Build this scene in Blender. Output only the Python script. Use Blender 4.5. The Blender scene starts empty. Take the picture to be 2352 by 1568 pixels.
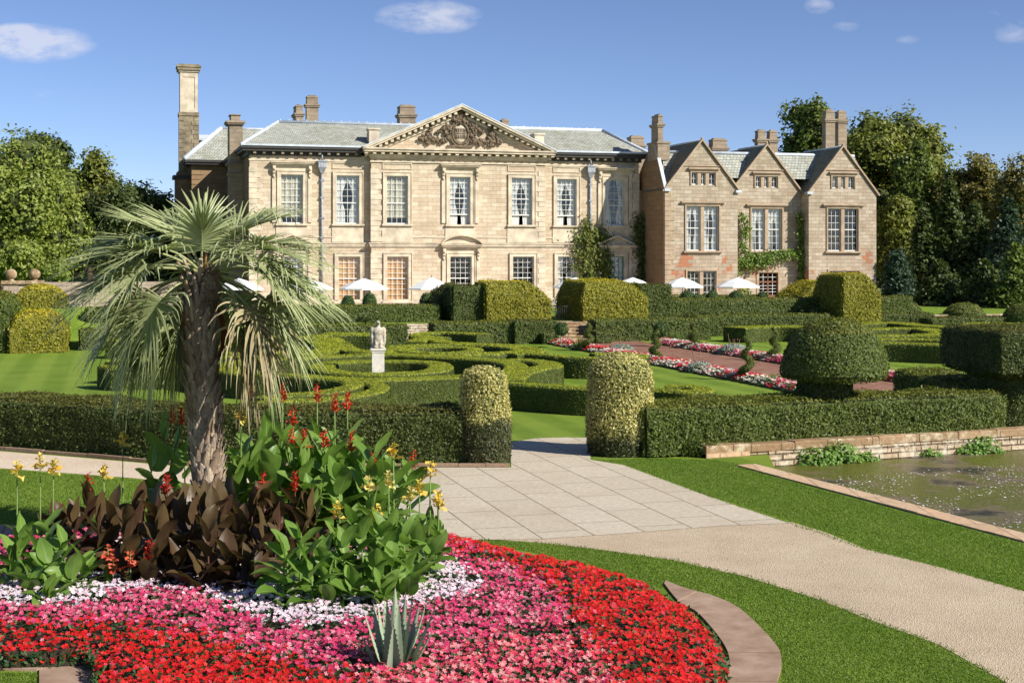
import bpy, math, random
import numpy as np
from mathutils import Vector, Matrix
random.seed(7); rng = np.random.default_rng(11)
C = bpy.context.scene.collection
# ---------------------------------------------------------------- survey frame
F = 3201.; H = 5.2; PH = math.radians(16.1)
A = (math.cos(PH), math.sin(PH)); B = (-A[1], A[0]); O = (-6.87, 125.)
TER = 1.1
def G(u, v, z=0.):
    d = F*(H-z)/(v-590.); return ((u-1176.)/F*d, d)
def D(u, v, d):
    return ((u-1176.)/F*d, d, H-(v-590.)*d/F)
def SZ(u, v, t=0.):
    k = (u-1176.)/F
    s = (O[0]+t*B[0]-k*(O[1]+t*B[1]))/(k*A[1]-A[0]); d = O[1]+s*A[1]+t*B[1]
    return s, H-(v-590.)*d/F
def LW(s, t): return (O[0]+s*A[0]+t*B[0], O[1]+s*A[1]+t*B[1])
def WL(x, y): x -= O[0]; y -= O[1]; return (x*A[0]+y*A[1], x*B[0]+y*B[1])
# ---------------------------------------------------------------- mesh builder
class Geo:
    def __init__(s): s.v = []; s.f = []; s.n = 0; s.uvc = False; s.uv = []; s.col = []; s.hascol = False
    def add(s, v, f, m=0, uv=None, col=None, sm=False):
        v = np.asarray(v, float).reshape(-1, 3)
        if isinstance(f, np.ndarray): s.f.append((f+s.n, m, sm))
        else:
            by = {}
            for q in f: by.setdefault(len(q), []).append(q)
            for k, q in by.items(): s.f.append((np.array(q)+s.n, m, sm))
        s.v.append(v); s.n += len(v)
        if uv is not None: s.uvc = True
        s.uv.append(np.full((len(v), 2), .5) if uv is None else np.asarray(uv, float))
        if col is not None: s.hascol = True
        s.col.append(np.ones((len(v), 4)) if col is None else np.asarray(col, float))
    def box(s, x0, x1, y0, y1, z0, z1, m=0):
        v = [(x, y, z) for z in (z0, z1) for x, y in ((x0, y0), (x1, y0), (x1, y1), (x0, y1))]
        s.add(v, [(3,2,1,0),(4,5,6,7),(0,1,5,4),(1,2,6,5),(2,3,7,6),(3,0,4,7)], m)
    def loft(s, rings, m=0, top=True, bot=False, closed=True, sm=False):
        n = len(rings[0]); v = np.concatenate([np.asarray(r, float) for r in rings]); f = []
        for i in range(len(rings)-1):
            for j in range(n if closed else n-1):
                k = (j+1) % n; f.append((i*n+j, i*n+k, (i+1)*n+k, (i+1)*n+j))
        if top: f.append(tuple((len(rings)-1)*n+j for j in range(n)))
        if bot: f.append(tuple(reversed(range(n))))
        s.add(v, f, m, sm=sm)
    def tube(s, pts, rads, n=8, m=0, sm=True, top=True):
        pts = [Vector(p) for p in pts]; rings = []
        for i, p in enumerate(pts):
            d = (pts[min(i+1, len(pts)-1)]-pts[max(i-1, 0)]).normalized()
            a = d.orthogonal().normalized() if i == 0 else (a - d*a.dot(d)).normalized()
            b = d.cross(a); r = rads[i] if hasattr(rads, '__len__') else rads
            rings.append([tuple(p+(a*math.cos(q)+b*math.sin(q))*r) for q in [2*math.pi*j/n for j in range(n)]])
        s.loft(rings, m, top=top, bot=True, sm=sm)
    def ball(s, c, r, m=0, nu=12, nv=8, sm=True):
        r = (r, r, r) if not hasattr(r, '__len__') else r
        rings = [[(c[0]+r[0]*math.sin(p)*math.cos(q), c[1]+r[1]*math.sin(p)*math.sin(q), c[2]-r[2]*math.cos(p))
                  for q in [2*math.pi*j/nu for j in range(nu)]] for p in [math.pi*(i+.02)/(nv+.04) for i in range(nv+1)]]
        s.loft(rings, m, top=True, bot=True, sm=sm)
    def build(s, name, mats, parent=None, origin='base', smooth=None):
        v = np.concatenate(s.v) if s.v else np.zeros((0, 3))
        off = np.zeros(3)
        if parent is None and origin == 'base' and len(v):
            off = np.array([(v[:,0].min()+v[:,0].max())/2, (v[:,1].min()+v[:,1].max())/2, v[:,2].min()])
        elif parent is None and origin is not None and origin != 'base': off = np.array(origin)
        v = v-off
        me = bpy.data.meshes.new(name)
        lt = []; li = []; mi = []; smf = []
        for f, m, sm in s.f:
            lt.append(np.full(len(f), f.shape[1])); li.append(f.ravel()); mi.append(np.full(len(f), m)); smf.append(np.full(len(f), sm))
        lt = np.concatenate(lt); li = np.concatenate(li); mi = np.concatenate(mi); smf = np.concatenate(smf)
        ls = np.concatenate([[0], np.cumsum(lt)[:-1]])
        me.vertices.add(len(v)); me.vertices.foreach_set('co', v.ravel())
        me.loops.add(len(li)); me.loops.foreach_set('vertex_index', li.astype(np.int32))
        me.polygons.add(len(lt)); me.polygons.foreach_set('loop_start', ls.astype(np.int32)); me.polygons.foreach_set('loop_total', lt.astype(np.int32))
        me.polygons.foreach_set('material_index', mi.astype(np.int32))
        me.update(calc_edges=True); me.validate()
        if smooth is not None: smf[:] = smooth
        me.polygons.foreach_set('use_smooth', smf.astype(bool))
        if s.uvc:
            uv = np.concatenate(s.uv)[li]
        else:
            nr = np.zeros(len(lt)*3); me.polygons.foreach_get('normal', nr); nr = np.abs(nr.reshape(-1, 3))
            ax = np.repeat(np.argmax(nr*np.array([1, 1, .95]), 1), lt); p = (v+off)[li]
            uv = np.where((ax == 0)[:, None], p[:, [1, 2]], np.where((ax == 1)[:, None], p[:, [0, 2]], p[:, [0, 1]]))
        me.uv_layers.new(name='UVMap').data.foreach_set('uv', uv.ravel())
        if s.hascol:
            ca = me.color_attributes.new('Col', 'FLOAT_COLOR', 'POINT'); ca.data.foreach_set('color', np.concatenate(s.col).ravel())
        for m in (mats if isinstance(mats, (list, tuple)) else [mats]): me.materials.append(m)
        o = bpy.data.objects.new(name, me); C.objects.link(o); o.location = off
        if parent is not None: o.parent = parent; o.location = (0, 0, 0)
        return o
def tag(o, label=None, cat=None, group=None, kind=None):
    if label: o['label'] = label
    if cat: o['category'] = cat
    if group: o['group'] = group
    if kind: o['kind'] = kind
    return o
def empty(name, loc, rz=0., label=None, cat=None, group=None):
    o = bpy.data.objects.new(name, None); o.empty_display_size = .3; C.objects.link(o)
    o.location = loc; o.rotation_euler = (0, 0, rz); tag(o, label, cat, group); return o
def rebase(g, o):   # geometry written in world space -> local to empty o (no rotation)
    l = np.array(o.location); g.v = [v-l for v in g.v]; return g
# ---------------------------------------------------------------- materials
def nt(name):
    m = bpy.data.materials.new(name); m.use_nodes = True; t = m.node_tree; t.nodes.clear()
    return m, t, lambda ty, **k: _n(t, ty, k)
def _n(t, ty, k):
    n = t.nodes.new(ty)
    for a, b in k.items():
        if a.startswith('i_'):
            key = a[2:].replace('_', ' '); n.inputs[int(key) if key.isdigit() else key].default_value = b
        else: setattr(n, a, b)
    return n
def rgba(c): return (c[0], c[1], c[2], 1.)
def ramp(N, fac, stops, L):
    r = N('ShaderNodeValToRGB'); e = r.color_ramp.elements
    while len(e) > 1: e.remove(e[-1])
    e[0].position = stops[0][0]; e[0].color = rgba(stops[0][1])
    for p, c in stops[1:]: q = e.new(p); q.color = rgba(c)
    L(fac, r.inputs[0]); return r.outputs[0]
def mix(N, L, fac, a, b, mode='MIX'):
    n = N('ShaderNodeMix', data_type='RGBA', blend_type=mode)
    for s, q in ((0, fac), (6, a), (7, b)):
        if isinstance(q, (int, float)): n.inputs[s].default_value = q
        elif isinstance(q, tuple): n.inputs[s].default_value = rgba(q)
        else: L(q, n.inputs[s])
    return n.outputs[2]
def noise(N, L, vec, scale, detail=4, rough=.55):
    n = N('ShaderNodeTexNoise', i_Scale=scale, i_Detail=detail, i_Roughness=rough); L(vec, n.inputs['Vector']); return n.outputs['Fac']
def bump(N, L, h, dist, strength=1.):
    b = N('ShaderNodeBump', i_Distance=dist, i_Strength=strength); L(h, b.inputs['Height']); return b.outputs[0]
def solid(name, col, rough=.7, var=.15, scale=6., metal=0., spec=.4, bmp=0., col2=None):
    m, t, N = nt(name); L = t.links.new
    p = N('ShaderNodeBsdfPrincipled', i_Roughness=rough, i_Metallic=metal); p.inputs['Specular IOR Level'].default_value = spec
    co = N('ShaderNodeNewGeometry').outputs['Position']
    f = noise(N, L, co, scale)
    c2 = col2 or tuple(x*(1-var*1.6) for x in col); c1 = tuple(min(1, x*(1+var)) for x in col) if not col2 else col
    L(ramp(N, f, [(.3, c2), (.7, c1)], L), p.inputs['Base Color'])
    if bmp: L(bump(N, L, noise(N, L, co, scale*4), bmp), p.inputs['Normal'])
    o = N('ShaderNodeOutputMaterial'); L(p.outputs[0], o.inputs[0]); return m
def foliage(name, cols, trans=.25, rough=.55, lf=.6, patch=.35, patchcol=None, rib=None):
    """leaf material: colour differs leaf by leaf and drifts slowly over the plant"""
    m, t, N = nt(name); L = t.links.new
    g = N('ShaderNodeNewGeometry'); n = len(cols)
    c = ramp(N, g.outputs['Random Per Island'], [(i/(n-1) if n > 1 else 0, q) for i, q in enumerate(cols)], L)
    f = noise(N, L, g.outputs['Position'], lf, 3)
    fm = N('ShaderNodeMapRange', i_1=.3, i_2=.72, i_3=0., i_4=patch); L(f, fm.inputs[0])
    pc = patchcol or tuple(x*.45 for x in cols[0])
    c = mix(N, L, fm.outputs[0], c, pc)
    if rib is not None:
        uv = N('ShaderNodeUVMap'); sp = N('ShaderNodeSeparateXYZ'); L(uv.outputs[0], sp.inputs[0])
        ab = N('ShaderNodeMath', operation='ABSOLUTE'); L(sp.outputs[0], ab.inputs[0])
        mr = N('ShaderNodeMapRange', i_1=.0, i_2=.12, i_3=.8, i_4=0.); L(ab.outputs[0], mr.inputs[0])
        # side veins
        ad = N('ShaderNodeMath', operation='MULTIPLY_ADD'); L(ab.outputs[0], ad.inputs[0]); ad.inputs[1].default_value = -.25; L(sp.outputs[1], ad.inputs[2])
        sn = N('ShaderNodeMath', operation='SINE'); mu = N('ShaderNodeMath', operation='MULTIPLY'); L(ad.outputs[0], mu.inputs[0]); mu.inputs[1].default_value = 110.; L(mu.outputs[0], sn.inputs[0])
        m2 = N('ShaderNodeMapRange', i_1=.3, i_2=1., i_3=0., i_4=.28); L(sn.outputs[0], m2.inputs[0])
        mx = N('ShaderNodeMath', operation='MAXIMUM'); L(mr.outputs[0], mx.inputs[0]); L(m2.outputs[0], mx.inputs[1])
        c = mix(N, L, mx.outputs[0], c, rib)
    p = N('ShaderNodeBsdfPrincipled', i_Roughness=rough); p.inputs['Specular IOR Level'].default_value = .35
    L(c, p.inputs['Base Color'])
    tr = N('ShaderNodeBsdfTranslucent'); L(mix(N, L, .5, c, (.35, .45, .05), 'OVERLAY'), tr.inputs[0])
    mx = N('ShaderNodeMixShader', i_0=min(.45, trans*1.15)); L(p.outputs[0], mx.inputs[1]); L(tr.outputs[0], mx.inputs[2])
    o = N('ShaderNodeOutputMaterial'); L(mx.outputs[0], o.inputs[0]); return m
def petals(name, rough=.6, trans=.25):
    m, t, N = nt(name); L = t.links.new
    a = N('ShaderNodeVertexColor', layer_name='Col')
    p = N('ShaderNodeBsdfPrincipled', i_Roughness=rough); p.inputs['Specular IOR Level'].default_value = .2; L(a.outputs[0], p.inputs['Base Color'])
    tr = N('ShaderNodeBsdfTranslucent'); L(a.outputs[0], tr.inputs[0])
    mx = N('ShaderNodeMixShader', i_0=trans); L(p.outputs[0], mx.inputs[1]); L(tr.outputs[0], mx.inputs[2])
    o = N('ShaderNodeOutputMaterial'); L(mx.outputs[0], o.inputs[0]); return m
def masonry(name, c1, c2, mortar, bw, bh, msize=.012, patches=None, stain=(.12, .10, .07), stainamt=.5, rough=.85, mossc=None, bmp=.02, off=.5, streak=0.):
    m, t, N = nt(name); L = t.links.new
    uv = N('ShaderNodeUVMap').outputs[0]; pos = N('ShaderNodeNewGeometry').outputs['Position']
    b = N('ShaderNodeTexBrick', i_Scale=1., i_Mortar_Size=msize, i_Mortar_Smooth=.2, i_Bias=0., offset=off)
    b.inputs['Brick Width'].default_value = bw; b.inputs['Row Height'].default_value = bh
    L(uv, b.inputs['Vector']); b.inputs['Color1'].default_value = (0, 0, 0, 1); b.inputs['Color2'].default_value = (1, 1, 1, 1); b.inputs['Mortar'].default_value = (.5, .5, .5, 1)
    stops = [(0, c1), (.5, tuple((x+y)/2 for x, y in zip(c1, c2))), (1, c2)]
    c = ramp(N, b.outputs['Color'], stops, L)
    if patches:
        pf = noise(N, L, pos, .35, 2); sp = ramp(N, pf, [(.56, (0, 0, 0)), (.6, (1, 1, 1))], L)
        bl = ramp(N, b.outputs['Color'], [(.35, (0, 0, 0)), (.4, (1, 1, 1))], L)
        sz_ = N('ShaderNodeSeparateXYZ'); L(pos, sz_.inputs[0]); zr = N('ShaderNodeMapRange', i_1=5.9, i_2=6.1, i_3=1., i_4=0.); L(sz_.outputs[2], zr.inputs[0])
        c = mix(N, L, mix(N, L, 1., mix(N, L, 1., sp, bl, 'MULTIPLY'), zr.outputs[0], 'MULTIPLY'), c, patches)
    fine = noise(N, L, pos, 9., 6, .65)
    c = mix(N, L, .35, c, ramp(N, fine, [(.3, (.45, .45, .45)), (.7, (1.35, 1.35, 1.35))], L), 'MULTIPLY')
    st = noise(N, L, pos, .55, 5, .6); sf = N('ShaderNodeMapRange', i_1=.5, i_2=.75, i_3=0., i_4=stainamt); L(st, sf.inputs[0])
    c = mix(N, L, sf.outputs[0], c, stain)
    if streak:
        mp = N('ShaderNodeMapping'); L(pos, mp.inputs[0]); mp.inputs['Scale'].default_value = (2.6, 2.6, .22); sk = noise(N, L, mp.outputs[0], 1., 6, .7)
        km = N('ShaderNodeMapRange', i_1=.52, i_2=.72, i_3=0., i_4=streak); L(sk, km.inputs[0]); c = mix(N, L, km.outputs[0], c, stain)
    c = mix(N, L, b.outputs['Fac'], c, mortar)
    if mossc:
        mf = noise(N, L, pos, 2.3, 6, .7); mr = N('ShaderNodeMapRange', i_1=.5, i_2=.62, i_3=0., i_4=.75); L(mf, mr.inputs[0]); c = mix(N, L, mr.outputs[0], c, mossc)
    p = N('ShaderNodeBsdfPrincipled', i_Roughness=rough); L(c, p.inputs['Base Color']); p.inputs['Specular IOR Level'].default_value = .25
    hm = N('ShaderNodeMath', operation='MULTIPLY_ADD'); L(b.outputs['Fac'], hm.inputs[0]); hm.inputs[1].default_value = -1.; L(fine, hm.inputs[2])
    L(bump(N, L, hm.outputs[0], bmp), p.inputs['Normal'])
    o = N('ShaderNodeOutputMaterial'); L(p.outputs[0], o.inputs[0]); return m
M = {}
M['ashlar'] = masonry('ashlar', (.50, .39, .265), (.64, .54, .40), (.47, .38, .27), .85, .36, .006, stain=(.33, .25, .165), stainamt=.5, streak=.45)
M['trim'] = solid('trim_stone', (.60, .51, .375), .85, .2, 1.1, bmp=.01)
M['trimdark'] = solid('weathered_stone', (.27, .22, .14), .9, .35, 1.2, bmp=.02)
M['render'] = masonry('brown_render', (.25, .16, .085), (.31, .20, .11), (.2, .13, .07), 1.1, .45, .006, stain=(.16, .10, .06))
M['sandstone'] = masonry('sandstone', (.37, .285, .20), (.50, .425, .32), (.30, .23, .15), .75, .33, .012, patches=(.44, .17, .09), stain=(.22, .18, .12), stainamt=.6, streak=.5)
M['sandtrim'] = solid('sandstone_trim', (.40, .30, .20), .85, .15, 1.5, bmp=.01)
M['chim'] = masonry('chimney_stone', (.29, .225, .155), (.35, .28, .20), (.28, .2, .13), .9, .4, .008, stain=(.12, .1, .07), stainamt=.6)
M['slate'] = masonry('stone_slates', (.32, .33, .28), (.47, .475, .41), (.13, .13, .11), .34, .26, .02, stain=(.17, .16, .06), stainamt=.5, rough=.8, bmp=.03)
M['slatedark'] = masonry('mossy_slates', (.20, .205, .15), (.28, .28, .21), (.07, .07, .05), .34, .24, .02, stain=(.12, .12, .05), stainamt=.5, rough=.85, bmp=.03)
M['lead'] = solid('lead_sheet', (.52, .57, .62), .5, .15, 1.5, spec=.5)
M['gutter'] = solid('dark_gutter', (.05, .045, .04), .6, .2)
M['carving'] = solid('dark_carving', (.17, .125, .08), .85, .4, 3., bmp=.02)
M['white'] = solid('white_paint', (.66, .65, .60), .45, .05)
M['teal'] = solid('teal_paint', (.10, .30, .26), .5, .1)
M['oak'] = solid('brown_paint', (.20, .085, .04), .5, .2)
M['curtain'] = solid('curtain_cloth', (.60, .60, .57), .9, .06)
M['lace'] = solid('lace_curtain', (.52, .48, .36), .9, .15, 4.)
M['shutter'] = solid('pale_shutter', (.62, .36, .17), .7, .12, 2.)
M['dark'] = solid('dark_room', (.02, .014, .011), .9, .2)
M['redwall'] = solid('red_room', (.18, .02, .012), .9, .2)
def glass(name, fac):
    m, t, N = nt(name); L = t.links.new
    a = N('ShaderNodeBsdfTransparent', i_0=(.93, .95, .95, 1)); b = N('ShaderNodeBsdfGlossy', i_0=(.95, .95, .92, 1), i_1=.03)
    pos = N('ShaderNodeNewGeometry').outputs['Position']; L(bump(N, L, noise(N, L, pos, 1.6, 2), .02), b.inputs['Normal'])
    x = N('ShaderNodeMixShader', i_0=fac); L(a.outputs[0], x.inputs[1]); L(b.outputs[0], x.inputs[2])
    o = N('ShaderNodeOutputMaterial'); L(x.outputs[0], o.inputs[0]); return m
M['glass'] = glass('old_glass', .07)
M['pipe'] = solid('lead_pipe', (.30, .32, .36), .5, .25, 3., spec=.5)
M['canvas'] = solid('white_canvas', (.82, .82, .80), .8, .03)
M['black'] = solid('black_metal', (.03, .03, .03), .5, .2)
M['statue'] = solid('lichen_stone', (.62, .56, .44), .95, .1, 9., bmp=.02, col2=(.24, .20, .14))
M['plinth'] = solid('pale_plinth', (.66, .62, .53), .85, .12, 5., bmp=.006)
M['soil'] = solid('dark_soil', (.055, .035, .022), 1., .4, 12., bmp=.03)
M['bark'] = solid('bark', (.12, .085, .055), .95, .35, 4., bmp=.03)
# hedges and foliage
M['yew'] = foliage('clipped_yew', [(.07, .105, .018), (.125, .17, .028), (.19, .23, .045)], lf=.5, patch=.3, patchcol=(.09, .10, .025))
M['yewdark'] = foliage('dark_yew', [(.05, .075, .017), (.09, .12, .026), (.145, .17, .04)], lf=.8, patch=.3, patchcol=(.06, .065, .02))
M['box'] = foliage('box_parterre', [(.065, .095, .014), (.105, .145, .022), (.165, .20, .035)], lf=.4, patch=.4, patchcol=(.12, .11, .03))
M['golden'] = foliage('golden_yew', [(.17, .18, .016), (.28, .27, .024), (.42, .37, .04)], lf=.9, patch=.35, patchcol=(.20, .20, .02))
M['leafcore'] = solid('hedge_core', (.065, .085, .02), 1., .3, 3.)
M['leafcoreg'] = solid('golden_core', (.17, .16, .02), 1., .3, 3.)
M['shrub'] = foliage('ball_shrub', [(.02, .06, .015), (.05, .12, .03), (.09, .17, .045)])
M['grey'] = foliage('silver_leaf', [(.32, .35, .33), (.48, .5, .47), (.62, .64, .6)], patch=.2)
M['wispy'] = foliage('wispy_green', [(.10, .17, .03), (.2, .28, .06), (.3, .36, .1)])
M['creeper'] = foliage('creeper', [(.05, .09, .012), (.13, .18, .03), (.24, .25, .05)], patch=.4, patchcol=(.13, .10, .02))
M['wisteria'] = foliage('wisteria', [(.06, .12, .012), (.13, .21, .025), (.24, .33, .05)], patch=.2)
M['lily'] = foliage('wall_plant', [(.09, .19, .02), (.15, .28, .04), (.24, .38, .08)], patch=.2)
M['yew_top'] = foliage('yew_top_leaves', [(.12, .14, .018), (.17, .19, .026), (.24, .24, .04)], lf=.5, patch=.3)  # the _top mixes colour upward-facing hedge leaves lighter and yellower than the sides
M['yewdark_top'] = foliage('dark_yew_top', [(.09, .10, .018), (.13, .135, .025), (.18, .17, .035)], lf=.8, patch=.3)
M['box_top'] = foliage('box_top_leaves', [(.27, .32, .018), (.36, .41, .028), (.46, .49, .05)], lf=.4, patch=.35, patchcol=(.28, .25, .04))
M['golden_top'] = foliage('golden_top_leaves', [(.36, .32, .016), (.50, .42, .025), (.60, .50, .04)], lf=.9, patch=.3, patchcol=(.28, .26, .025))
def lerp(a, b, x): return tuple(p*(1-x)+q*x for p, q in zip(a, b))
# variegated pillar: cream above, dark green regrowth below a ragged line
def variegated(name, zl, blur):
    m, t, N = nt(name); L = t.links.new
    g = N('ShaderNodeNewGeometry')
    hi = ramp(N, g.outputs['Random Per Island'], [(0, (.24, .25, .05)), (.4, (.46, .42, .11)), (.8, (.68, .60, .22)), (1, (.78, .70, .36))], L)
    lo = ramp(N, g.outputs['Random Per Island'], [(0, (.03, .045, .015)), (.6, (.08, .09, .03)), (1, (.14, .12, .05))], L)
    sp = N('ShaderNodeSeparateXYZ'); L(g.outputs['Position'], sp.inputs[0]); nz = noise(N, L, g.outputs['Position'], 2.2, 4)
    a = N('ShaderNodeMath', operation='MULTIPLY_ADD'); L(nz, a.inputs[0]); a.inputs[1].default_value = -1.1; L(sp.outputs[2], a.inputs[2])
    mr = N('ShaderNodeMapRange', i_1=zl-.42-blur, i_2=zl-.42+blur, i_3=0., i_4=1.); L(a.outputs[0], mr.inputs[0])
    gr = noise(N, L, g.outputs['Position'], 3.2, 3); gm = N('ShaderNodeMapRange', i_1=.45, i_2=.65, i_3=0., i_4=.45); L(gr, gm.inputs[0])
    hi = mix(N, L, gm.outputs[0], hi, (.12, .15, .035))
    c = mix(N, L, mr.outputs[0], lo, hi)
    p = N('ShaderNodeBsdfPrincipled', i_Roughness=.5); L(c, p.inputs['Base Color']); p.inputs['Specular IOR Level'].default_value = .4
    tr = N('ShaderNodeBsdfTranslucent'); L(c, tr.inputs[0])
    mx = N('ShaderNodeMixShader', i_0=.2); L(p.outputs[0], mx.inputs[1]); L(tr.outputs[0], mx.inputs[2])
    o = N('ShaderNodeOutputMaterial'); L(mx.outputs[0], o.inputs[0]); return m
M['varleft'] = variegated('variegated_left', .95, .10); M['varright'] = variegated('variegated_right', .35, .2)
# ---------------------------------------------------------------- leaf scattering
def fnoise(p, s=1., seed=0.):
    p = p*s
    return (np.sin(p[:,0]*1.7+seed+2.1*np.sin(p[:,2]*.9+seed)) + np.sin(p[:,1]*2.1+1.3*seed+1.7*np.sin(p[:,0]*1.1)) + np.sin(p[:,2]*2.7+seed*.7+1.5*np.sin(p[:,1]*1.3)))/3
def unit(a): return a/np.maximum(np.linalg.norm(a, axis=1, keepdims=True), 1e-9)
def leaves(g, c, n, size, tilt=.9, m=1, aspect=.55, var=.35, col=None, up=0.):
    k = len(c)
    if k == 0: return
    nn = unit(n+rng.normal(0, tilt*.6, (k, 3))+np.array([0, 0, up])); r = rng.normal(0, 1, (k, 3)); t = unit(np.cross(nn, r)); b = np.cross(nn, t)
    s = (size*(1+rng.uniform(-var, var, k)))[:, None]; t = t*s*.5; b = b*s*.5*aspect
    v = np.stack([c-t, c-b+t*.1, c+t, c+b+t*.1], 1).reshape(-1, 3)
    f = np.arange(4*k).reshape(k, 4)
    g.add(v, f, m, col=None if col is None else np.repeat(col, 4, 0))
def sample(src, dens, zmin=None):
    """area weighted points on every face held by a Geo"""
    V = np.concatenate(src.v); P = []; Nn = []
    for f, m, _ in src.f:
        k = f.shape[1]
        for j in range(1, k-1):
            a, b, c = V[f[:,0]], V[f[:,j]], V[f[:,j+1]]; cr = np.cross(b-a, c-a); ar = np.linalg.norm(cr, axis=1)*.5
            tot = ar.sum(); cnt = int(tot*dens+rng.random())
            if cnt < 1: continue
            i = rng.choice(len(ar), cnt, p=ar/tot); r1 = np.sqrt(rng.random(cnt)); r2 = rng.random(cnt)
            P.append(a[i]*(1-r1)[:,None]+b[i]*(r1*(1-r2))[:,None]+c[i]*(r1*r2)[:,None]); Nn.append(unit(cr[i]))
    return np.concatenate(P), np.concatenate(Nn)
def hedge_from(g, name, mat, core, dens, size, label=None, cat='hedge', group=None, lump=.04, fuzz=.02, tilt=1., parent=None, origin='base'):
    P, Nn = sample(g, dens)
    P = P+Nn*(lump*(.8+fnoise(P, 1.6, len(name)))[:,None]+lump*.5*fnoise(P, 5., 2)[:,None]+np.abs(rng.normal(0, fuzz, len(P)))[:,None]+.004)+rng.normal(0, size*.22, (len(P), 3))*(1-np.abs(Nn))
    kp = fnoise(P, 8., 3)+.8*fnoise(P, 19., 1)+rng.normal(0, .25, len(P)) > -.95; P = P[kp]; Nn = Nn[kp]; st_ = rng.random(len(P)) < .012; P[st_] += Nn[st_]*rng.uniform(.01, size*.7, (st_.sum(), 1))
    tp_ = (Nn[:,2] > .6)   # leaves on upward-facing parts take the lighter, yellower top material
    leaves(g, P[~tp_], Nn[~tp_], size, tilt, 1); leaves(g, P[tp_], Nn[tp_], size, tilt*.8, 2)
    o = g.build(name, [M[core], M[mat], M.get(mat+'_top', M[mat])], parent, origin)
    if parent is None: tag(o, label, cat, group)
    return o
def catmull(pts, n=6, closed=False):
    p = [np.array(q, float) for q in pts]; k = len(p); out = []
    for i in range(k if closed else k-1):
        g = lambda j: p[j % k] if closed else p[min(max(j, 0), k-1)]
        a, b, c, d = g(i-1), g(i), g(i+1), g(i+2)
        for j in range(n):
            t = j/n; out.append(.5*((2*b)+(-a+c)*t+(2*a-5*b+4*c-d)*t*t+(-a+3*b-3*c+d)*t**3))
    if not closed: out.append(p[-1])
    return out
def strip(path, w, z0, z1, closed=False, bev=.07, z0f=None):
    """hedge wall along a plan path, softly bevelled top"""
    p = [np.array(q[:2], float) for q in path]; n = len(p); R = []
    for i in range(n):
        a = p[i-1] if (closed or i > 0) else p[i]; b = p[(i+1) % n] if (closed or i < n-1) else p[i]
        d = b-a; d = d/(np.linalg.norm(d)+1e-9); nv = np.array([-d[1], d[0]])
        R.append([(*(p[i]+nv*o), z) for o, z in ((w/2, z0), (w/2+.0, z1-bev), (w/2-bev, z1), (-w/2+bev, z1), (-w/2, z1-bev), (-w/2, z0))])
    g = Geo(); v = np.concatenate([np.array(r) for r in R]); f = []
    for i in range(n if closed else n-1):
        k = (i+1) % n
        for j in range(5): f.append((i*6+j, k*6+j, k*6+j+1, i*6+j+1)[::-1])
    if not closed: f.append(tuple(range(6))[::-1]); f.append(tuple((n-1)*6+j for j in range(6)))
    g.add(v, f); return g
def ring(poly, z): return [(x, y, z) for x, y in poly]
def circ(cx, cy, r, z, n=24, ry=None): return [(cx+r*math.cos(2*math.pi*i/n), cy+(ry or r)*math.sin(2*math.pi*i/n), z) for i in range(n)]
def rect(s0, s1, t0, t1): return [LW(s0, t0), LW(s1, t0), LW(s1, t1), LW(s0, t1)]
# ================================================================ SETTING
def lawn_mat():
    m, t, N = nt('lawn'); L = t.links.new
    pos = N('ShaderNodeNewGeometry').outputs['Position']
    # mowing bands run with the garden axis
    mp = N('ShaderNodeMapping', vector_type='POINT'); L(pos, mp.inputs[0]); mp.inputs['Rotation'].default_value = (0, 0, -PH)
    sp = N('ShaderNodeSeparateXYZ'); L(mp.outputs[0], sp.inputs[0])
    k = N('ShaderNodeMath', operation='MULTIPLY'); L(sp.outputs[0], k.inputs[0]); k.inputs[1].default_value = 3.6
    sn = N('ShaderNodeMath', operation='SINE'); L(k.outputs[0], sn.inputs[0])
    mr = N('ShaderNodeMapRange', i_1=-.5, i_2=.5, i_3=0., i_4=.4); L(sn.outputs[0], mr.inputs[0])
    f1 = noise(N, L, pos, .5, 5, .6); f2 = noise(N, L, pos, 22., 6, .75)
    c = ramp(N, f1, [(.3, (.12, .20, .018)), (.55, (.16, .245, .026)), (.75, (.215, .275, .045))], L)
    c = mix(N, L, mr.outputs[0], c, (.27, .36, .05))
    c = mix(N, L, .55, c, ramp(N, f2, [(.3, (.4, .4, .4)), (.7, (1.5, 1.5, 1.4))], L), 'MULTIPLY')
    p = N('ShaderNodeBsdfPrincipled', i_Roughness=.8); L(c, p.inputs['Base Color']); p.inputs['Specular IOR Level'].default_value = .15
    L(bump(N, L, f2, .05), p.inputs['Normal'])
    o = N('ShaderNodeOutputMaterial'); L(p.outputs[0], o.inputs[0]); return m
def gravel_mat(name, c1, c2):
    m, t, N = nt(name); L = t.links.new
    pos = N('ShaderNodeNewGeometry').outputs['Position']
    v = N('ShaderNodeTexVoronoi', i_Scale=60.); L(pos, v.inputs['Vector'])
    f = noise(N, L, pos, .7, 5, .6)
    c = ramp(N, f, [(.3, c1), (.7, c2)], L)
    sp = N('ShaderNodeSeparateColor'); L(v.outputs['Color'], sp.inputs[0])
    c = mix(N, L, .7, c, ramp(N, sp.outputs[0], [(0, (.68, .64, .6)), (.5, (1, 1, 1)), (1, (1.25, 1.22, 1.18))], L), 'MULTIPLY')
    p = N('ShaderNodeBsdfPrincipled', i_Roughness=.9); L(c, p.inputs['Base Color']); p.inputs['Specular IOR Level'].default_value = .15
    L(bump(N, L, v.outputs['Distance'], .012), p.inputs['Normal'])
    o = N('ShaderNodeOutputMaterial'); L(p.outputs[0], o.inputs[0]); return m
M['lawn'] = lawn_mat()
M['gravel'] = gravel_mat('gravel', (.47, .37, .255), (.58, .47, .335))
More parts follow.
